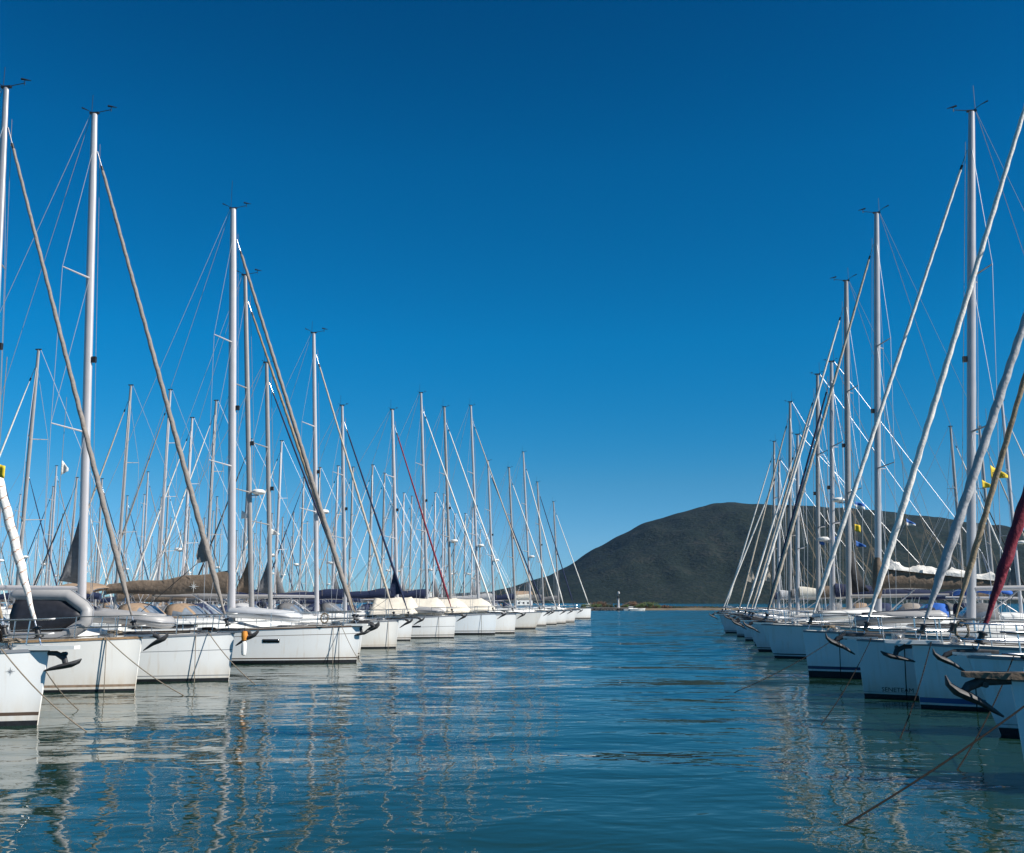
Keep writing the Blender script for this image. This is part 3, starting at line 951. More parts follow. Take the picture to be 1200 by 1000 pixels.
row_u = Vector((0.172, 0.985))
row0 = Vector((-10.6, 29.3))
aL = aft('L')
def on_line(off, px):
    """distance along the row at which a mast standing `off` metres behind the front bows shows in column px"""
    b = row0 + aL * off
    k = (px - 600) / 1200 * cT
    return (k * b.y - b.x) / (row_u.x - k * row_u.y)
G2 = 'yachts crowded in the rows behind the left front row'
n_bg = 0
taken = []
for px, top, k in ((18, 410, 0), (135, 452, 2), (185, 458, 4), (212, 490, 3), (240, 470, 0), (283, 515, 5), (321, 517, 3), (350, 560, 1), (78, 560, 5)):
    s = on_line(20.4, px)
    taken.append(s)
    M = row0 + aL * 20.4 + row_u * s
    H = height_px(top, M.y)
    B = M + aL * (4.8 * H / kinds[k]['H'])
    background(k, B.x, B.y, ANG['L'] + PI, H, 'left second row yacht facing away, with ' + kl[k], G2); n_bg += 1
s = 60.0
while s < 150:
    k = random.randrange(6)
    if all(abs(s - t) > 3.6 for t in taken):
        M = row0 + aL * 25.2 + row_u * s
        background(k, M.x, M.y, ANG['L'] + PI, kinds[k]['H'] * rnd(0.9, 1.08), 'left second row yacht facing away, with ' + kl[k], G2); n_bg += 1
    s += rnd(4.3, 5.6)
for off, flip, s0, s1, nm in ((46, 0, 30, 165, 'left third row'), (71, PI, 38, 185, 'left fourth row'), (93, 0, 60, 190, 'left far background'), (118, PI, 80, 200, 'left far background'),
                              (140, 0, 90, 200, 'left far background')):
    s = s0
    while s < s1:
        k = random.randrange(6)
        M = row0 + aL * off + row_u * s
        background(k, M.x, M.y, ANG['L'] + flip, kinds[k]['H'] * rnd(0.78, 1.06), '%s yacht with %s' % (nm, kl[k]), G2); n_bg += 1
        s += rnd(3.9, 5.4) * (1 if off < 80 else 1.1)
# between the nearest boats of the front row only masts show
for X, Y, k, H in ((-10.6, 36.8, 4, 16.2), (-8.4, 52.0, 3, 15.0)):
    pass
GR = 'yachts in the row behind the right front row'
for px, top, k in ((1131, 500, 0), (1166, 500, 2), (1150, 545, 5), (1196, 470, 3)):
    Y = 1200 * (kinds[k]['H'] - 2.5) / (706 - top)
    X = depth_px(px, Y)
    B = Vector((X, Y)) + aft('R') * 4.8
    background(k, B.x, B.y, ANG['R'] + PI, height_px(top, Y), 'yacht facing away behind the right row, with ' + kl[k], GR); n_bg += 1
print('background yachts', n_bg, used)

# ------------------------------------------------------------------ things lying on the boats
def local(key, x, y, z):
    r = BOATS[key][0]
    a = r.rotation_euler.z
    return Vector((r.location.x + x * math.cos(a) - y * math.sin(a), r.location.y + x * math.sin(a) + y * math.cos(a), z))

def dinghy(label, mtube, mbot, L=2.5, W=1.45, r=0.2, blunt=False):
    """inflatable dinghy lying keel up in its own space: length along x, bow at +x, centred"""
    root = empty('inflatable_dinghy', (0, 0, 0))
    tag(root, label, 'dinghy', 'inflatable dinghies stowed on foredecks')
    hw = W / 2 - r
    if blunt:
        pts = [(-L / 2 - 0.15, hw, 0), (-L / 2, hw, 0), (L * 0.16, hw, 0), (L / 2 - r - 0.1, hw * 0.42, 0.02), (L / 2 - r, hw * 0.25, 0.03), (L / 2 - r, -hw * 0.25, 0.03),
               (L / 2 - r - 0.1, -hw * 0.42, 0.02), (L * 0.16, -hw, 0), (-L / 2, -hw, 0), (-L / 2 - 0.15, -hw, 0)]
        rr = [r * 0.45] + [r] * 8 + [r * 0.45]
    else:
        pts = [(-L / 2 - 0.2, hw, 0), (-L / 2, hw, 0), (-L * 0.1, hw, 0), (L * 0.15, hw, 0)]
        for j in range(9):
            a = PI / 2 - PI * j / 8
            pts.append((L * 0.15 + (L * 0.35 - r) * math.cos(a) ** 0.8 if abs(math.cos(a)) > 1e-6 else L * 0.15, hw * math.sin(a), -0.08 * max(0, math.cos(a))))
        pts += [(L * 0.15 - 0.01, -hw, 0), (-L * 0.1, -hw, 0), (-L / 2, -hw, 0), (-L / 2 - 0.2, -hw, 0)]
        pts = [p for i, p in enumerate(pts) if i == 0 or (Vector(p) - Vector(pts[i - 1])).length > 0.02]
        rr = [r * 0.4] + [r] * (len(pts) - 2) + [r * 0.4]
    w = MB(); w.tube(pts, rr, 14)
    w.build('buoyancy_tube', mtube, root, angle=70)
    # rigid bottom
    g = []
    for i in range(9):
        q = i / 8
        x = -L / 2 + 0.05 + (L - r - 0.15) * q
        ww = hw * (1 if q < 0.6 else 1 - 0.72 * ((q - 0.6) / 0.4)) - 0.02
        g.append([(x, ww * a, 0.05 + (0.20 - 0.1 * q) * (1 - abs(a)) + 0.02) for a in (-1, -.5, 0, .5, 1)])
    w = MB(); w.sheet(g); w.build('hull_bottom', mbot, root, solid=0.03)
    w = MB(); w.box((-L / 2 + 0.05, 0, -0.02), (0.04, hw * 2 - 0.1, 0.36)); w.build('transom', S_GREY, root, smooth=False)
    w = MB()
    for side in (-1, 1):
        w.tube([(-L * 0.25, side * (hw + r * 0.97), 0), (0.0, side * (hw + r * 1.07), -0.03), (L * 0.15, side * (hw + r * 0.97), 0)], 0.012, 5)
    w.build('grab_line', BLACK, root)
    # rubbing strake round the outside of the tube
    ps = []
    for i, p in enumerate(pts):
        a_, b_ = Vector(pts[max(0, i - 1)]), Vector(pts[min(len(pts) - 1, i + 1)])
        tn = (b_ - a_).normalized()
        out = Vector((-tn.y, tn.x, 0)).normalized()
        ps.append(Vector(p) + out * rr[i] * 1.0)
    w = MB(); w.tube(ps, 0.03, 6)
    w.build('rubbing_strake', S_GREY, root)
    return root

a = ANG['L']
d = dinghy('grey inflatable dinghy with black bottom standing on edge on a foredeck', RUB_G, RUB_D, 2.35, 1.55, 0.185, blunt=True)
p = local('L2', -2.38, -0.45, 1.5 + 0.60)
d.location = p
d.rotation_euler = (R(82), 0, a + R(4))
d = dinghy('pale grey inflatable dinghy upside down across the deck by the tan forestay', RUB_G, RUB_G, 2.7, 1.45, 0.2)
d.location = local('L3', -3.35, 0.1, 1.98); d.rotation_euler = (0, R(3), a + R(2))
d = dinghy('silver inflatable dinghy upside down in front of the mast above the hull window', RUB_S, RUB_S, 2.9, 1.5, 0.21)
d.location = local('L4', -3.9, 0.0, 2.0); d.rotation_euler = (0, R(3), a)
d = dinghy('grey inflatable dinghy with a dark underside on the foredeck of the tall masted right boat', RUB_G, RUB_D, 2.7, 1.5, 0.2)
d.location = local('RA', -2.9, 0.0, 2.0); d.rotation_euler = (0, R(2), ANG['R'])
d = dinghy('white inflatable dinghy lying across the middle of the right row', WHITE_P, RUB_G, 2.6, 1.4, 0.19)
d.location = local('R7', -3.0, 0.1, 1.95); d.rotation_euler = (0, R(2), ANG['R'] + R(4))
d = dinghy('small grey dinghy on the foredeck of the yacht with the red jib on the left', RUB_G, RUB_G, 2.4, 1.4, 0.18)
d.location = local('L7', -1.9, 0.1, 1.93); d.rotation_euler = (0, R(2), a)

# fender and float at the bow of the third boat
f = empty('fender', local('L3', 0.50, -0.1, 1.02), 0)
f.scale = (0.78, 0.78, 0.78)
tag(f, 'white sausage fender hanging under an orange float at a bow anchor', 'fender')
w = MB(); w.lathe((0, 0, 0), [(0.02, -0.28), (0.09, -0.25), (0.11, -0.15), (0.11, 0.18), (0.08, 0.28), (0.03, 0.32)], 14); w.build('fender_body', WHITE_P, f)
w = MB(); w.lathe((0, 0, 0.52), [(0.02, -0.2), (0.11, -0.17), (0.13, -0.05), (0.13, 0.08), (0.1, 0.19), (0.02, 0.2)], 14); w.build('float', ORANGE, f)
w = MB(); w.tube([(0, 0, 0.28), (0, 0, 1.05)], 0.012, 5); w.build('lanyard', ROPE_D, f)

# outboard on the rail of the boat cut off at the right
def outboard(label, loc, rz):
    o = empty('outboard_motor', loc, rz)
    tag(o, label, 'outboard motor')
    w = MB()
    w.loft([[(0.22 * k * math.copysign(abs(math.cos(t)) ** .6, math.cos(t)) + 0.04, 0.14 * k * math.copysign(abs(math.sin(t)) ** .6, math.sin(t)), z) for t in [2 * PI * j / 14 for j in range(14)]]
            for z, k in ((0.0, 0.86), (0.03, 1.0), (0.22, 0.98), (0.30, 0.8), (0.33, 0.45))])
    w.build('engine_cowl', BLACK, o)
    w = MB(); w.box((0.04, 0.146, 0.15), (0.32, 0.008, 0.05)); w.box((0.04, -0.146, 0.15), (0.32, 0.008, 0.05)); w.build('cowl_stripe', WHITE_P, o, smooth=False)
    w = MB(); w.loft([[(0.02 + a * 0.07, b * 0.05, z) for a, b in ((1, 0.3), (0.3, 1), (-1, 0.5), (-1, -0.5), (0.3, -1), (1, -0.3))] for z in (0.02, -0.35, -0.68)])
    w.lathe((0.03, 0, -0.68), [(0.01, -0.2), (0.05, -0.1), (0.055, 0.12), (0.02, 0.16)], 10, axis='x')
    w.build('drive_leg', BLACK, o)
    w = MB()
    for k in range(3):
        an = 2 * PI * k / 3
        w.box((0.21, 0.06 * math.cos(an), -0.68 + 0.06 * math.sin(an)), (0.015, 0.06, 0.11), 0, Matrix.Rotation(an, 3, 'X'))
    w.build('propeller', STEEL, o, smooth=False)
    w = MB(); w.box((-0.2, 0, -0.05), (0.12, 0.16, 0.26)); w.build('clamp_bracket', S_GREY, o, smooth=False)
    return o
outboard('black outboard motor with white stripe clamped to the bow rail at the right edge', local('RE', -0.75, 0.55, 1.62), ANG['R'] + R(90))

# ------------------------------------------------------------------ mooring lines
def rope(label, pts, r, m, name='mooring_line'):
    w = MB()
    w.tube(pts, r, 6)
    P0 = Vector(pts[-1])
    w.v = [tuple(Vector(p) - P0) for p in w.v]
    o = w.build(name, m)
    o.location = P0
    tag(o, label, 'mooring line', 'mooring lines running from the bows')
    return o

def line_down(key, x, y, px, label, m=ROPE_L, r=0.014, sag=0.12):
    h = BOATS[key][1]
    A = local(key, x, y, h.sheer(max(0, -x / h.L)) + 0.06)
    g = ground(*px)
    B = Vector((g[0], g[1], 0))
    pts = []
    for i in range(9):
        q = i / 8
        p = A.lerp(B, q)
        p.z -= sag * 4 * q * (1 - q)
        pts.append(p)
    dirn = (B - A).normalized()
    pts.append(B + dirn * 0.5)
    return rope(label, pts, r, m)

def hang(key, x, side, label, m=ROPE_L, off=0.06):
    h = BOATS[key][1]
    t = max(0, -x / h.L)
    A = local(key, x, side * (h.hd(t) - 0.03), h.sheer(t) + 0.045)
    B = local(key, x, side * (h.hd(t) + off), h.sheer(t) - 0.02)
    Cc = local(key, x + 0.02, side * (h.hd(t) + off - 0.02), 0)
    E = local(key, x + 0.05, side * (h.hd(t) + off - 0.05), -0.5)
    return rope(label, [A, B, Cc, E], 0.013, m)

line_down('L1', -0.65, -0.45, (102, 858), 'taut mooring line entering the water beside the nearest left boat', r=0.013)
line_down('L1', -0.2, -0.1, (92, 832), 'shorter mooring line dropping behind the nearest left bow', r=0.012)
hang('L1', -0.95, -1, 'dark rope hanging straight down the hull of the nearest left boat', ROPE_D)
line_down('L2', -0.75, -0.5, (215, 815), 'mooring line slanting from the bow below the grey dinghy', r=0.014)
hang('L2', -0.72, -1, 'pair of rope falling down the hull with the teak rail')
line_down('L3', -0.6, -0.4, (300, 803), 'mooring line slanting from the bow with the orange float', r=0.014)
hang('L3', -0.95, -1, 'rope hanging down the hull beside the orange float boat')
hang('L4', -0.9, -1, 'left rope of the pair hanging at the bow with the hull window')
hang('L4', -0.68, -1, 'right rope of the pair hanging at the bow with the hull window', ROPE_D)
line_down('L4', -0.6, -0.4, (425, 780), 'thin mooring line from the bow with the hull window into the water', r=0.013)
hang('L5', -0.4, -1, 'rope hanging down the rust stained bow of the radar boat')
hang('L7', -1.0, -1, 'rope hanging at the bow under the red furled jib', ROPE_D)
hang('L8', -1.0, -1, 'rope hanging at the bow with the black waterline stripes', ROPE_D)
line_down('RE', -0.45, 0.3, (990, 967), 'long dark mooring line crossing the water at the lower right', ROPE_D, 0.012, 0.06)
line_down('RD', -0.3, 0.2, (1122, 902), 'short dark mooring line dipping below the big anchor', ROPE_D, 0.012)
line_down('RC', -0.3, 0.2, (1055, 865), 'dark mooring line from the bow with the blue waterline stripe', ROPE_D, 0.013)
line_down('RB', -0.25, 0.1, (962, 850), 'thin mooring line running left from the lettered bow', ROPE_D, 0.011)
line_down('RA', -1.2, 0.7, (860, 812), 'thin mooring line running far left from the navy striped bow', ROPE_D, 0.011)
hang('RA', -1.0, 1, 'dark rope hanging down the navy striped hull', ROPE_D)
hang('RB', -1.0, 1, 'dark rope hanging down the lettered hull', ROPE_D)
hang('RC', -1.15, 1, 'dark rope hanging down the hull with the blue waterline stripe', ROPE_D)

def coil(label, key, x, y, z, m, hang_=True):
    o = empty('rope_coil', local(key, x, y, z), ANG[key[0]] + rnd(-0.5, 0.5))
    tag(o, label, 'rope coil', 'coiled ropes on the bows')
    w = MB()
    pts = []
    for i in range(73):
        a_ = 2 * PI * i / 12
        rr_ = 0.15 + 0.025 * math.sin(i * 1.7)
        if hang_:
            pts.append((rr_ * math.sin(a_), 0.03 * math.sin(i * 0.9), -0.2 + rr_ * 1.35 * math.cos(a_)))
        else:
            pts.append((rr_ * 1.3 * math.sin(a_), rr_ * 1.3 * math.cos(a_), 0.02 + 0.012 * i / 12))
    w.tube(pts, 0.013, 5)
    w.build('coil', m, o)
    w = MB()
    w.tube([(0, -0.05, 0.0), (0.02, 0.05, -0.04), (0.0, 0.06, -0.12), (0, -0.05, -0.1), (0, -0.05, 0.0)], 0.014, 5)
    w.build('lashing', m, o)
coil('dark rope coil hung on the pulpit of the nearest left boat', 'L1', -0.7, -0.62, 2.05, ROPE_D)
coil('pale rope coil hung further aft on the nearest left pulpit', 'L1', -1.35, -0.92, 2.05, ROPE_L)
coil('rope coil lying on the foredeck of the nearest left boat', 'L1', -0.62, -0.2, 1.66, ROPE_L, False)
coil('pale rope coil on the deck of the boat with the grey and black dinghy', 'L2', -0.7, 0.0, 1.6, ROPE_L, False)
coil('rope coil lying on deck at the bow with the orange float', 'L3', -0.7, -0.1, 1.6, ROPE_D, False)
coil('rope coil hung on the rail above the hull window boat bow', 'L4', -1.2, -0.82, 2.05, ROPE_L)
coil('pale rope coil hung on the rail beside the thick grey jib', 'RC', -0.9, 0.75, 2.05, ROPE_L)
coil('dark rope coil hung on the rail beside the dark red jib', 'RD', -0.8, 0.68, 2.0, ROPE_D)
coil('rope coil lying on deck at the navy striped bow', 'RA', -0.7, 0.2, 1.62, ROPE_L, False)

# ------------------------------------------------------------------ flags
def flag(label, px, Y, w_, h_, m, tri=True, text=None, dirx=1, m2=None):
    z = height_px(px[1], Y)
    X = depth_px(px[0], Y, z)
    o = empty('signal_flag', (X, Y, z))
    tag(o, label, 'flag', 'small flags in the rigging')
    g = []
    wave = lambda q: 0.05 * math.sin(q * 6)
    for i in range(9):
        q = i / 8
        hh = h_ * (1 - 0.8 * q) if tri else h_
        row = []
        for j in range(5):
            b = j / 4
            row.append((dirx * w_ * q, wave(q) * w_ * 2, (0.5 - b) * hh - 0.3 * q * w_))
        g.append(row)
    w = MB()
    k, n = 9, 5
    w.sheet(g)
    if m2:
        w.m = [1 if (i % 4) >= 2 else 0 for i in range(len(w.f))]
    c = w.build('cloth', [m, m2] if m2 else m, o, solid=0.006)
    if text:
        vs, fs = text_mesh(text, h_ * 0.42)
        w = MB()
        w.add([(0.12 * w_ + a, wave((0.12 * w_ + a) / w_) * w_ * 2 - 0.012, -0.14 * h_ + b - 0.3 * (0.12 * w_ + a)) for a, b, _ in vs], fs)
        w.build('lettering', LETTER, c, smooth=False)
    w = MB(); w.tube([(0, 0, -2.2), (0, 0, 2.4)], 0.008, 4); w.build('flag_halyard', ROPE_L, o)
    return o

flag('yellow pennant with black lettering flying at the far right', (1161, 553), 38, 0.62, 0.52, YELLOW, True, 'paco')
flag('small plain yellow pennant just left of the lettered pennant', (1151, 567), 40, 0.4, 0.34, YELLOW)
flag('small yellow flag low behind the right masts', (1001, 618), 44, 0.26, 0.3, YELLOW, False)
flag('blue and white flag beside the hill skyline on the right', (1002, 591), 45, 0.42, 0.28, FBLUE, False, m2=F_WHITE)
flag('blue flag in front of the hill below the blue and white flag', (1003, 637), 44, 0.42, 0.26, FBLUE, True)
flag('small blue and white pennant flying left of the thick grey jib', (1062, 612), 34, 0.3, 0.26, FBLUE, True, m2=F_WHITE)
flag('small blue flag between two forestays of the right row', (960, 634), 55, 0.28, 0.34, FBLUE, False)
flag('small blue flag furthest left among the right masts', (976, 632), 55, 0.28, 0.34, FBLUE, False)
flag('white pennant below the spreader of the left foreground mast', (72, 548), 34, 0.24, 0.5, F_WHITE, True)
flag('yellow flag at the left edge above the white furled jib', (-3, 551), 21, 0.16, 0.26, YELLOW, False)
flag('white flag with faded marks among the middle left masts', (283, 603), 60, 0.5, 0.5, F_WHITE, True)
flag('white pennant on the mast right of the faded flag', (317, 623), 62, 0.55, 0.4, F_WHITE, True)

# ------------------------------------------------------------------ setting
def water():
    w = MB()
    S = 9000
    w.add([(-S, -300, 0), (S, -300, 0), (S, S, 0), (-S, S, 0)], [[0, 1, 2, 3]])
    m = bpy.data.materials.new('sea_water'); m.use_nodes = True
    nt = m.node_tree; b = nt.nodes['Principled BSDF']
    b.inputs['Base Color'].default_value = (0.009, 0.032, 0.021, 1)
    b.inputs['Roughness'].default_value = 0.03
    b.inputs['IOR'].default_value = 1.333
    b.inputs['Specular IOR Level'].default_value = 0.34
    tc = nt.nodes.new('ShaderNodeTexCoord')
    def noise(scale, rot, amp, det, dist=0.0, rough=0.5):
        mp = nt.nodes.new('ShaderNodeMapping')
        mp.inputs['Scale'].default_value = (*scale, 1)
        mp.inputs['Rotation'].default_value = (0, 0, R(rot))
        nt.links.new(tc.outputs['Object'], mp.inputs[0])
        n = nt.nodes.new('ShaderNodeTexNoise')
        n.inputs['Scale'].default_value = 1
        n.inputs['Detail'].default_value = det
        n.inputs['Roughness'].default_value = rough
        n.inputs['Distortion'].default_value = dist
        nt.links.new(mp.outputs[0], n.inputs['Vector'])
        k = nt.nodes.new('ShaderNodeMath'); k.operation = 'MULTIPLY'; k.inputs[1].default_value = amp
        nt.links.new(n.outputs['Fac'], k.inputs[0])
        return k
    parts = [noise((0.22, 0.42), 8, 0.065, 1.5), noise((0.9, 1.4), -12, 0.030, 2.0, 0.4), noise((3.2, 4.6), 15, 0.0045, 2.0, 0.3)]
    s = parts[0]
    for p in parts[1:]:
        ad = nt.nodes.new('ShaderNodeMath'); ad.operation = 'ADD'
        nt.links.new(s.outputs[0], ad.inputs[0]); nt.links.new(p.outputs[0], ad.inputs[1]); s = ad
    # wind patches: calm slicks and ruffled stretches
    swell = noise((0.05, 0.12), 4, 0.20, 3.0, 0.2, 0.55)
    ad = nt.nodes.new('ShaderNodeMath'); ad.operation = 'ADD'
    nt.links.new(s.outputs[0], ad.inputs[0]); nt.links.new(swell.outputs[0], ad.inputs[1]); s = ad
    wp = noise((0.02, 0.06), 5, 1.0, 2)
    mr = nt.nodes.new('ShaderNodeMapRange')
    mr.inputs['From Min'].default_value = 0.35; mr.inputs['From Max'].default_value = 0.65
    mr.inputs['To Min'].default_value = 0.7; mr.inputs['To Max'].default_value = 1.2
    nt.links.new(wp.outputs[0], mr.inputs['Value'])
    ml = nt.nodes.new('ShaderNodeMath'); ml.operation = 'MULTIPLY'
    nt.links.new(s.outputs[0], ml.inputs[0]); nt.links.new(mr.outputs[0], ml.inputs[1])
    sy = nt.nodes.new('ShaderNodeSeparateXYZ'); nt.links.new(tc.outputs['Object'], sy.inputs[0])
    rg_ = nt.nodes.new('ShaderNodeMapRange')            # open water is more ruffled than the sheltered berths
    rg_.inputs['From Min'].default_value = 25; rg_.inputs['From Max'].default_value = 170
    rg_.inputs['To Min'].default_value = 0.02; rg_.inputs['To Max'].default_value = 0.13
    nt.links.new(sy.outputs['Y'], rg_.inputs['Value']); nt.links.new(rg_.outputs[0], b.inputs['Roughness'])
    bp = nt.nodes.new('ShaderNodeBump')
    bp.inputs['Strength'].default_value = 1.0
    bp.inputs['Distance'].default_value = 1.0
    fr = nt.nodes.new('ShaderNodeMapRange')            # the breeze reaches in from the open end
    fr.inputs['From Min'].default_value = 22; fr.inputs['From Max'].default_value = 150
    fr.inputs['To Min'].default_value = 1.0; fr.inputs['To Max'].default_value = 1.5
    nt.links.new(sy.outputs['Y'], fr.inputs['Value'])
    m4 = nt.nodes.new('ShaderNodeMath'); m4.operation = 'MULTIPLY'
    nt.links.new(ml.outputs[0], m4.inputs[0]); nt.links.new(fr.outputs[0], m4.inputs[1])
    nt.links.new(m4.outputs[0], bp.inputs['Height'])
    # wavelets as slope fields, stronger towards the open water
    def slope(scale, rot, amp):
        mp = nt.nodes.new('ShaderNodeMapping')
        mp.inputs['Scale'].default_value = (*scale, 1); mp.inputs['Rotation'].default_value = (0, 0, R(rot))
        nt.links.new(tc.outputs['Object'], mp.inputs[0])
        n = nt.nodes.new('ShaderNodeTexNoise'); n.inputs['Scale'].default_value = 1; n.inputs['Detail'].default_value = 2.5
        nt.links.new(mp.outputs[0], n.inputs['Vector'])
        v = nt.nodes.new('ShaderNodeVectorMath'); v.operation = 'SUBTRACT'; v.inputs[1].default_value = (0.5, 0.5, 0.5)
        nt.links.new(n.outputs['Color'], v.inputs[0])
        v2 = nt.nodes.new('ShaderNodeVectorMath'); v2.operation = 'MULTIPLY'; v2.inputs[1].default_value = (amp, amp, 0)
        nt.links.new(v.outputs[0], v2.inputs[0])
        return v2
    sa, sb = slope((0.55, 1.0), 6, 0.42), slope((0.07, 0.2), -4, 0.16)
    sv = nt.nodes.new('ShaderNodeVectorMath'); sv.operation = 'ADD'
    st = nt.nodes.new('ShaderNodeVectorMath'); st.operation = 'ADD'       # wavelets lean: the faces towards the harbour mouth's lee are steeper
    st.inputs[1].default_value = (0, -0.06, 0)
    nt.links.new(sa.outputs[0], st.inputs[0])
    nt.links.new(st.outputs[0], sv.inputs[0]); nt.links.new(sb.outputs[0], sv.inputs[1])
    fw = nt.nodes.new('ShaderNodeMapRange'); fw.interpolation_type = 'SMOOTHSTEP'
    fw.inputs['From Min'].default_value = 10; fw.inputs['From Max'].default_value = 70
    fw.inputs['To Min'].default_value = 0.03; fw.inputs['To Max'].default_value = 1.0
    nt.links.new(sy.outputs['Y'], fw.inputs['Value'])
    sc_ = nt.nodes.new('ShaderNodeVectorMath'); sc_.operation = 'SCALE'
    nt.links.new(sv.outputs[0], sc_.inputs[0]); nt.links.new(fw.outputs[0], sc_.inputs['Scale'])
    na = nt.nodes.new('ShaderNodeVectorMath'); na.operation = 'ADD'
    nt.links.new(bp.outputs['Normal'], na.inputs[0]); nt.links.new(sc_.outputs[0], na.inputs[1])
    nn = nt.nodes.new('ShaderNodeVectorMath'); nn.operation = 'NORMALIZE'
    nt.links.new(na.outputs[0], nn.inputs[0])
    nt.links.new(nn.outputs[0], b.inputs['Normal'])
    o = w.build('water', m, smooth=False)
    tag(o, kind='structure')
water()

def fbm(x, y, seed=0, octv=4):
    from mathutils import noise as N
    v, a = 0, 1
    for k in range(octv):
        v += a * N.noise(Vector((x, y, seed + k * 7.3))); x *= 2.1; y *= 2.1; a *= 0.5
    return v

def terrain_mat(name, c1, c2, c3, sc, bump):
    m = bpy.data.materials.new(name); m.use_nodes = True
    nt = m.node_tree; b = nt.nodes['Principled BSDF']; b.inputs['Roughness'].default_value = 0.95
    b.inputs['Specular IOR Level'].default_value = 0.1
    tc = nt.nodes.new('ShaderNodeTexCoord')
    n1 = nt.nodes.new('ShaderNodeTexNoise'); n1.inputs['Scale'].default_value = sc; n1.inputs['Detail'].default_value = 8; n1.inputs['Roughness'].default_value = 0.65
    n2 = nt.nodes.new('ShaderNodeTexNoise'); n2.inputs['Scale'].default_value = sc * 9; n2.inputs['Detail'].default_value = 5
    nt.links.new(tc.outputs['Object'], n1.inputs['Vector']); nt.links.new(tc.outputs['Object'], n2.inputs['Vector'])
    r = nt.nodes.new('ShaderNodeValToRGB')
    e = r.color_ramp.elements
    e[0].position = 0.32; e[0].color = (*c1, 1); e[1].position = 0.72; e[1].color = (*c3, 1)
    x = e.new(0.52); x.color = (*c2, 1)
    mx = nt.nodes.new('ShaderNodeMath'); mx.operation = 'MULTIPLY_ADD'; mx.inputs[1].default_value = 0.55; 
    h2 = nt.nodes.new('ShaderNodeMath'); h2.operation = 'MULTIPLY'; h2.inputs[1].default_value = 0.45
    nt.links.new(n2.outputs['Fac'], h2.inputs[0]); nt.links.new(n1.outputs['Fac'], mx.inputs[0]); nt.links.new(h2.outputs[0], mx.inputs[2])
    nt.links.new(mx.outputs[0], r.inputs['Fac']); nt.links.new(r.outputs['Color'], b.inputs['Base Color'])
    bp = nt.nodes.new('ShaderNodeBump'); bp.inputs['Strength'].default_value = 1; bp.inputs['Distance'].default_value = bump
    nt.links.new(n2.outputs['Fac'], bp.inputs['Height']); nt.links.new(bp.outputs['Normal'], b.inputs['Normal'])
    return m

def hill(name, sil, Yr, Y0, Y1, m, nx=220, ny=60, rough=0.05):
    """a hill whose ridge stands at distance Yr; sil = skyline points (column, row) of that ridge"""
    xs = [depth_px(u, Yr) for u, v in sil]; zs = [max(0, height_px(v, Yr)) for u, v in sil]
    def ridge(x):
        if x <= xs[0] or x >= xs[-1]: return 0
        for i in range(len(xs) - 1):
            if xs[i] <= x <= xs[i + 1]:
                q = (x - xs[i]) / (xs[i + 1] - xs[i])
                return zs[i] + (zs[i + 1] - zs[i]) * (q * 0.6 + 0.4 * sstep(q))
        return 0
    g = []
    sp = Yr - Y0
    for j in range(ny + 1):
        y = Y0 + (Y1 - Y0) * j / ny
        q = (y - Y0) / sp if y < Yr else 1 - (y - Yr) / (Y1 - Yr)
        prof = 0.5 * q + 0.5 * math.sin(PI / 2 * max(0, q))
        row = []
        for i in range(nx + 1):
            x = xs[0] + (xs[-1] - xs[0]) * i / nx
            # spurs run down from the ridge
            rz = ridge(x)
            gul = fbm(x / (sp * 0.35), y / (sp * 1.6), 3) * 0.16 * (1 - q) * min(1, q * 4) * rz
            z = rz * prof + gul + rz * rough * fbm(x / (sp * 0.12), y / (sp * 0.12), 9) * min(1, q * 3) * (0.35 if abs(q - 1) < 0.1 else 1)
            row.append((x, y, z - 3 if q < 0.02 else max(z, -3)))
        g.append(row)
    w = MB(); w.sheet(g)
    o = w.build(name, m, angle=180)
    tag(o, kind='structure')
    return o

hm = terrain_mat('hill_scrub', (0.007, 0.013, 0.010), (0.016, 0.024, 0.018), (0.042, 0.042, 0.034), 0.010, 6.0)
hill('hill', [(540, 704), (590, 690), (640, 676), (660, 666), (700, 642), (730, 626), (760, 612), (800, 600), (822, 594), (842, 589.5), (862, 588), (885, 590.5), (940, 592.5), (1000, 595), (1050, 600),
             (1100, 606), (1150, 613), (1200, 623), (1300, 650), (1420, 690), (1480, 705)], 3300, 2350, 4300, hm)
hill('distant_hills', [(300, 703), (380, 699), (450, 697), (520, 696), (565, 694), (600, 692), (640, 694), (690, 697), (760, 700), (820, 706)], 5600, 4900, 6300,
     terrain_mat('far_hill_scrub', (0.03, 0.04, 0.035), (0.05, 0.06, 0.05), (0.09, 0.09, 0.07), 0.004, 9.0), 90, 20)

def sandbank():
    Y = 330
    g = []
    x0, x1 = depth_px(610, Y), depth_px(1150, Y)
    for j in range(13):
        q = j / 12
        row = []
        for i in range(161):
            x = x0 + (x1 - x0) * i / 160
            e = min(1, i / 8, (160 - i) / 8)
            edge = 6 * fbm(x / 30, 0, 5)
            z = (0.75 * math.sin(PI * q) ** 0.7 + 0.18 * fbm(x / 9, q * 3, 2)) * e - 0.06
            row.append((x, Y + edge + 26 * q, z if 0 < j < 12 else -0.4))
        g.append(row)
    w = MB(); w.sheet(g)
    o = w.build('sandbank', terrain_mat('sand', (0.09, 0.075, 0.05), (0.17, 0.14, 0.10), (0.30, 0.25, 0.18), 0.12, 0.2), angle=180)
    tag(o, kind='structure')
sandbank()

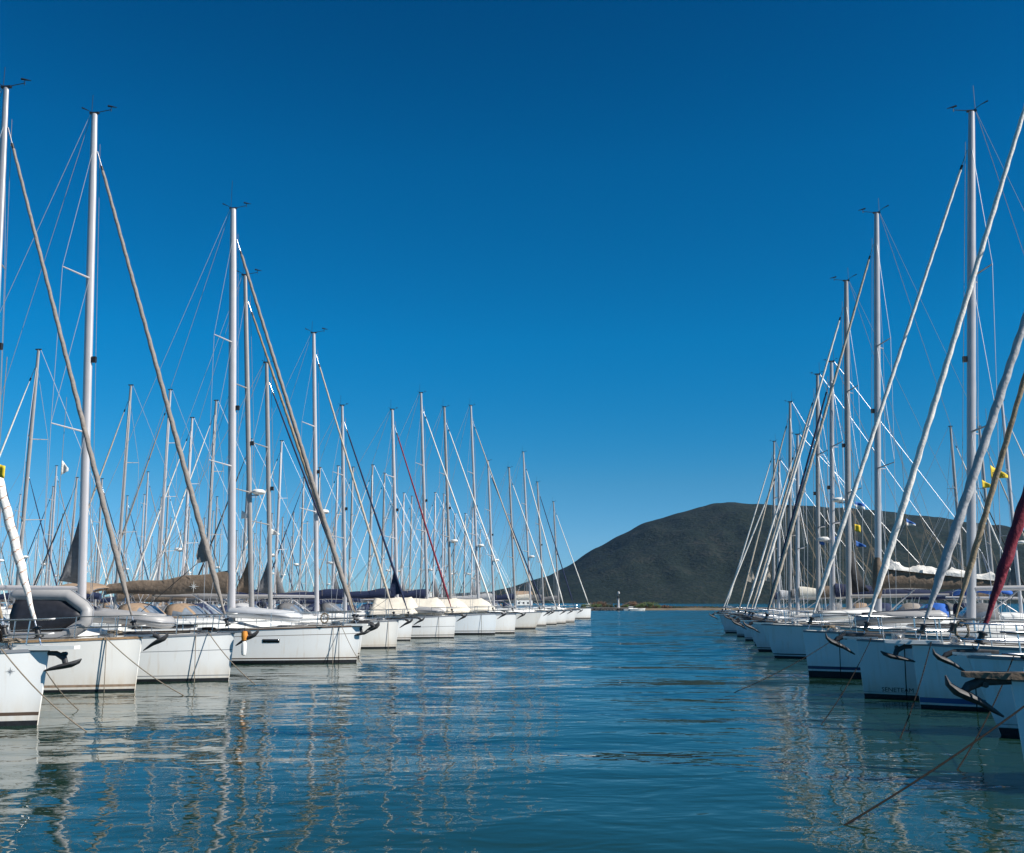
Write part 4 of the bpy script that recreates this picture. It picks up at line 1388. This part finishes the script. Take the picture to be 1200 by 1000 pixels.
# shrubs on the sandbank
LEAF = {'green': mat('leaf_green', (0.05, 0.085, 0.022), 0.8, var=0.4, scale=0.8), 'dark': mat('leaf_dark', (0.025, 0.04, 0.02), 0.8, var=0.4, scale=0.8),
        'russet': mat('leaf_russet', (0.09, 0.05, 0.028), 0.8, var=0.35, scale=0.8)}
STEM = mat('shrub_stem', (0.08, 0.06, 0.04), 0.9)

def shrub(label, px, Y, w_, h_, key, seed):
    rg = random.Random(seed)
    X = depth_px(px, Y)
    o = empty('shrub', (X, Y, 0.45))
    tag(o, label, 'shrub', 'shrubs growing on the sandbank')
    cl = [(rg.uniform(-.5, .5) * w_, rg.uniform(-.5, .5) * w_ * 0.6, h_ * rg.uniform(0.3, 0.75), rg.uniform(0.16, 0.3) * h_) for _ in range(int(14 * max(1, w_ / h_ / 2)))]
    w = MB()
    for cx, cy, cz, cr in cl:
        cz *= 1 - 0.5 * (abs(cx) / (w_ * 0.55)) ** 2
        for _ in range(90):
            dv = Vector((rg.gauss(0, 1), rg.gauss(0, 1), rg.gauss(0, 1))).normalized() * cr * 1.3 * rg.random() ** 0.4
            c = Vector((cx, cy, cz)) + dv
            if c.z < 0: c.z = -c.z * 0.4
            s_ = rg.uniform(0.07, 0.17)
            u = Vector((rg.gauss(0, 1), rg.gauss(0, 1), rg.gauss(0, 1))).normalized() * s_
            v = u.orthogonal().normalized() * s_ * 0.7
            w.add([c - u, c + v, c + u, c - v], [[0, 1, 2, 3]])
    w.build('foliage', LEAF[key], o, smooth=False)
    w = MB()
    for cx, cy, cz, cr in cl[::2]:
        w.tube([(cx * 0.3, cy * 0.3, -0.3), (cx * 0.7, cy * 0.7, cz * 0.5), (cx, cy, cz)], [0.07, 0.045, 0.02], 5)
    w.build('stem', STEM, o)
sh = [(748, 344, 11, 2.6, 'russet', 'reddish brown bush left of the green bush on the sandbank'), (761, 340, 8.0, 2.2, 'green', 'bright green bush right of the reddish bush on the sandbank'),
      (741, 342, 9, 1.5, 'green', 'low green mound just right of the harbour light'), (771, 342, 9, 1.3, 'russet', 'low russet scrub right of the bright green bush'),
      (703, 345, 9, 2.4, 'russet', 'brown bush on the bank left of the harbour light'), (695, 343, 8, 1.9, 'green', 'green bush at the tip of the left yacht row'),
      (711, 343, 8, 1.7, 'dark', 'dark bush between the brown bush and the harbour light'), (790, 345, 12, 0.8, 'dark', 'flat dark scrub in the middle of the sand strip'),
      (812, 346, 10, 0.8, 'russet', 'flat russet scrub further right on the sand strip'), (832, 346, 10, 0.8, 'dark', 'flat dark scrub near the right yacht row')]
for k, (px, Y, w_, h_, key, lb) in enumerate(sh):
    shrub(lb, px, Y, w_, h_, key, 20 + k)

# low quay with rubble in front of the bank
CONC = mat('concrete_quay', (0.22, 0.20, 0.18), 0.9, var=0.3, scale=0.7)
ROCK = mat('quay_rock', (0.08, 0.075, 0.07), 0.9, var=0.4, scale=0.5)
q = empty('quay', (depth_px(712, 318), 318, 0))
tag(q, 'low dark stone quay at the end of the sandbank carrying the harbour light', 'quay')
xl, xr = depth_px(690, 318) - q.location.x, depth_px(737, 318) - q.location.x
w = MB(); w.box(((xl + xr) / 2, 2, 0.3), (xr - xl, 4, 1.0)); w.build('quay_wall', ROCK, q, smooth=False)
w = MB(); w.box(((xl + xr) / 2, 2.1, 0.86), (xr - xl - 0.3, 3.6, 0.12)); w.build('quay_top', CONC, q, smooth=False)
rg = random.Random(4)
w = MB()
for i in range(70):
    x = rg.uniform(xl, xr); s_ = rg.uniform(0.25, 0.6)
    M = Matrix.Rotation(rg.uniform(0, 3), 3, Vector((rg.random(), rg.random(), rg.random())).normalized())
    w.box((x, rg.uniform(-0.6, 0.1), rg.uniform(-0.1, 0.35)), (s_ * 1.5, s_, s_), 0, M)
ro = w.build('rubble', ROCK, q, smooth=False); ro['kind'] = 'stuff'

# harbour light
t = empty('harbour_light', (depth_px(724.5, 320), 320, 0.92))
t.scale = (0.85, 0.85, 0.85)
tag(t, 'small white harbour light column with dark lantern and pale dish on top', 'harbour light')
w = MB(); w.lathe((0, 0, 0), [(0.62, 0), (0.62, 0.25), (0.45, 0.3), (0.36, 2.9), (0.55, 3.0), (0.55, 3.1)], 16); w.build('column', F_LGREY, t)
w = MB(); w.lathe((0, 0, 3.1), [(0.28, 0), (0.28, 0.8), (0.4, 0.85), (0.3, 1.0), (0.05, 1.1)], 12); w.build('lantern', BLACK, t)
w = MB(); w.tube([(0, 0, 4.2), (0, 0, 4.9)], 0.05, 6); w.lathe((0.15, 0, 5.2), [(0.03, -0.5), (0.42, -0.3), (0.5, 0.05), (0.42, 0.4), (0.03, 0.55)], 12); w.build('dish', F_LGREY, t)

# small moored motorboats by the quay
def motorboat(label, px, Y, L, cab):
    o = empty('motorboat', (depth_px(px, Y), Y, 0), 0.1)
    tag(o, label, 'motorboat', 'small motorboats by the quay')
    rgs = []
    for i in range(9):
        q = i / 8
        b_ = L * 0.19 * (1 - (1 - min(1, q / 0.5)) ** 2) + 0.03
        z_ = 0.75 - 0.25 * q
        rgs.append([(L / 2 - L * q, b_, z_), (L / 2 - L * q - 0.2 * (1 - q), b_ * 0.75, 0), (L / 2 - L * q, 0, -0.2), (L / 2 - L * q - 0.2 * (1 - q), -b_ * 0.75, 0), (L / 2 - L * q, -b_, z_)])
    w = MB(); w.loft(rgs, 0); w.build('hull', WHITE_P, o)
    if cab:
        w = MB(); w.box((0, 0, 0.9), (L * 0.3, L * 0.22, 0.8)); w.build('wheelhouse', CABIN, o, smooth=False)
        w = MB(); w.box((0, 0, 1.05), (L * 0.31, L * 0.225, 0.3)); w.build('window', GLASS, o, smooth=False)
motorboat('small white motorboat with wheelhouse at the right end of the quay', 739, 314, 4.4, True)
motorboat('open white motorboat right of the wheelhouse boat by the quay', 747, 313, 4.8, False)

# houses on the far shore
def house(label, px, Y, w_, d_, h_, gable):
    o = empty('house', (depth_px(px, Y), Y, 0), R(rnd(-15, 15)))
    tag(o, label, 'house', 'pale houses on the far shore')
    w = MB(); w.box((0, 0, h_ / 2), (w_, d_, h_)); w.build('wall', CABIN, o, smooth=False)
    w = MB()
    if gable:
        w.loft([[(x, -d_ / 2 - 0.5, h_ + 0.1), (x, 0, h_ + d_ * 0.28), (x, d_ / 2 + 0.5, h_ + 0.1)] for x in (-w_ / 2 - 0.5, w_ / 2 + 0.5)])
    else:
        w.box((0, 0, h_ + 0.25), (w_ + 0.6, d_ + 0.6, 0.5))
    w.build('roof', F_SAND if gable else CONC, o, smooth=False)
    for fl in range(max(1, int(h_ / 3.5))):
        for k in range(int(w_ / 4)):
            w = MB(); w.box((-w_ / 2 + 2 + 4 * k, -d_ / 2 - 0.03, 1.9 + 3.3 * fl), (1.6, 0.1, 1.7)); w.build('window', GLASS, o, smooth=False)
house('white apartment house on the far shore behind the navy jib', 489, 900, 22, 14, 13, False)
house('smaller white block left of the apartment house on the far shore', 479, 905, 8, 12, 10, False)
house('pale block right of the apartment house on the far shore', 500, 910, 7, 12, 11, False)
house('cream house with pitched roof on the far shore behind the tented boats', 613, 900, 14, 11, 9, True)
house('low pale house on the far shore left of the harbour light', 560, 920, 14, 10, 6, True)

# thin sea air between the camera and the hill
w = MB()
w.box((0, 3050, 190), (8600, 6500, 384))
hz = bpy.data.materials.new('sea_air'); hz.use_nodes = True
hn = hz.node_tree
for n_ in list(hn.nodes):
    if n_.type == 'BSDF_PRINCIPLED': hn.nodes.remove(n_)
pv = hn.nodes.new('ShaderNodeVolumePrincipled')
pv.inputs['Color'].default_value = (0.22, 0.5, 1.0, 1)
pv.inputs['Density'].default_value = 1.7e-5
hn.links.new(pv.outputs[0], [n_ for n_ in hn.nodes if n_.type == 'OUTPUT_MATERIAL'][0].inputs['Volume'])
ho = w.build('haze', hz, smooth=False)
tag(ho, kind='stuff')

# ------------------------------------------------------------------ sky, sun, camera
SUN_EL, PHI = R(39), R(23)
S = Vector((math.cos(PHI) * math.cos(SUN_EL), -math.sin(PHI) * math.cos(SUN_EL), math.sin(SUN_EL)))
wd = bpy.data.worlds.new('World'); SC.world = wd; wd.use_nodes = True
nt = wd.node_tree
bg = nt.nodes['Background']
sky = nt.nodes.new('ShaderNodeTexSky')
sky.sky_type = 'NISHITA'
sky.sun_disc = False
sky.sun_elevation = SUN_EL
sky.sun_rotation = math.atan2(S.x, S.y)
sky.altitude = 0
sky.air_density = 0.6
sky.dust_density = 0.0
sky.ozone_density = 2.0
hs = nt.nodes.new('ShaderNodeHueSaturation')
hs.inputs['Hue'].default_value = 0.485
hs.inputs['Saturation'].default_value = 1.4
gm = nt.nodes.new('ShaderNodeGamma'); gm.inputs['Gamma'].default_value = 1.3
nt.links.new(sky.outputs[0], hs.inputs['Color'])
nt.links.new(hs.outputs[0], gm.inputs['Color'])
# deep polarised blue overhead, paler and less yellow towards the horizon
tc = nt.nodes.new('ShaderNodeTexCoord')
sp = nt.nodes.new('ShaderNodeSeparateXYZ')
nt.links.new(tc.outputs['Generated'], sp.inputs[0])
rp = nt.nodes.new('ShaderNodeValToRGB')
el = rp.color_ramp.elements
stops = [(0.0, (0.19, 0.30, 0.42)), (0.03, (0.30, 0.37, 0.46)), (0.06, (0.46, 0.46, 0.49)), (0.113, (0.60, 0.57, 0.52)), (0.25, (0.2, 0.87, 0.77)), (0.405, (0.3, 0.94, 0.84)), (0.53, (0.4, 0.80, 0.76)), (0.70, (1.2, 0.48, 0.34)), (1.0, (1.6, 0.36, 0.20))]
el[0].position, el[0].color = stops[0][0], (*stops[0][1], 1)
el[1].position, el[1].color = stops[-1][0], (*stops[-1][1], 1)
for p, c in stops[1:-1]:
    e = el.new(p); e.color = (*c, 1)
nt.links.new(sp.outputs['Z'], rp.inputs['Fac'])
mu = nt.nodes.new('ShaderNodeMix'); mu.data_type = 'RGBA'; mu.blend_type = 'MULTIPLY'; mu.inputs['Factor'].default_value = 1
nt.links.new(gm.outputs[0], mu.inputs['A']); nt.links.new(rp.outputs['Color'], mu.inputs['B'])
nt.links.new(mu.outputs['Result'], bg.inputs['Color'])
bg.inputs['Strength'].default_value = 0.081

ld = bpy.data.lights.new('sun', 'SUN'); ld.energy = 5.0; ld.angle = R(0.5); ld.color = (1.0, 0.95, 0.87)
lo = bpy.data.objects.new('sun', ld); COL.objects.link(lo)
lo.rotation_euler = S.to_track_quat('Z', 'Y').to_euler()
lo.location = (0, 0, 60)

cd = bpy.data.cameras.new('camera'); cd.sensor_width = 36; cd.lens = 36; cd.clip_end = 30000; cd.clip_start = 0.1
co = bpy.data.objects.new('camera', cd); COL.objects.link(co)
co.location = (0, 0, EYE); co.rotation_euler = (PI / 2 + TH, 0, 0)
SC.camera = co
SC.cycles.sample_clamp_indirect = 6.0
SC.view_settings.view_transform = 'Standard'
SC.view_settings.look = 'None'
SC.view_settings.exposure = 0.45
SC.view_settings.gamma = 1
SC.view_settings.use_curve_mapping = False
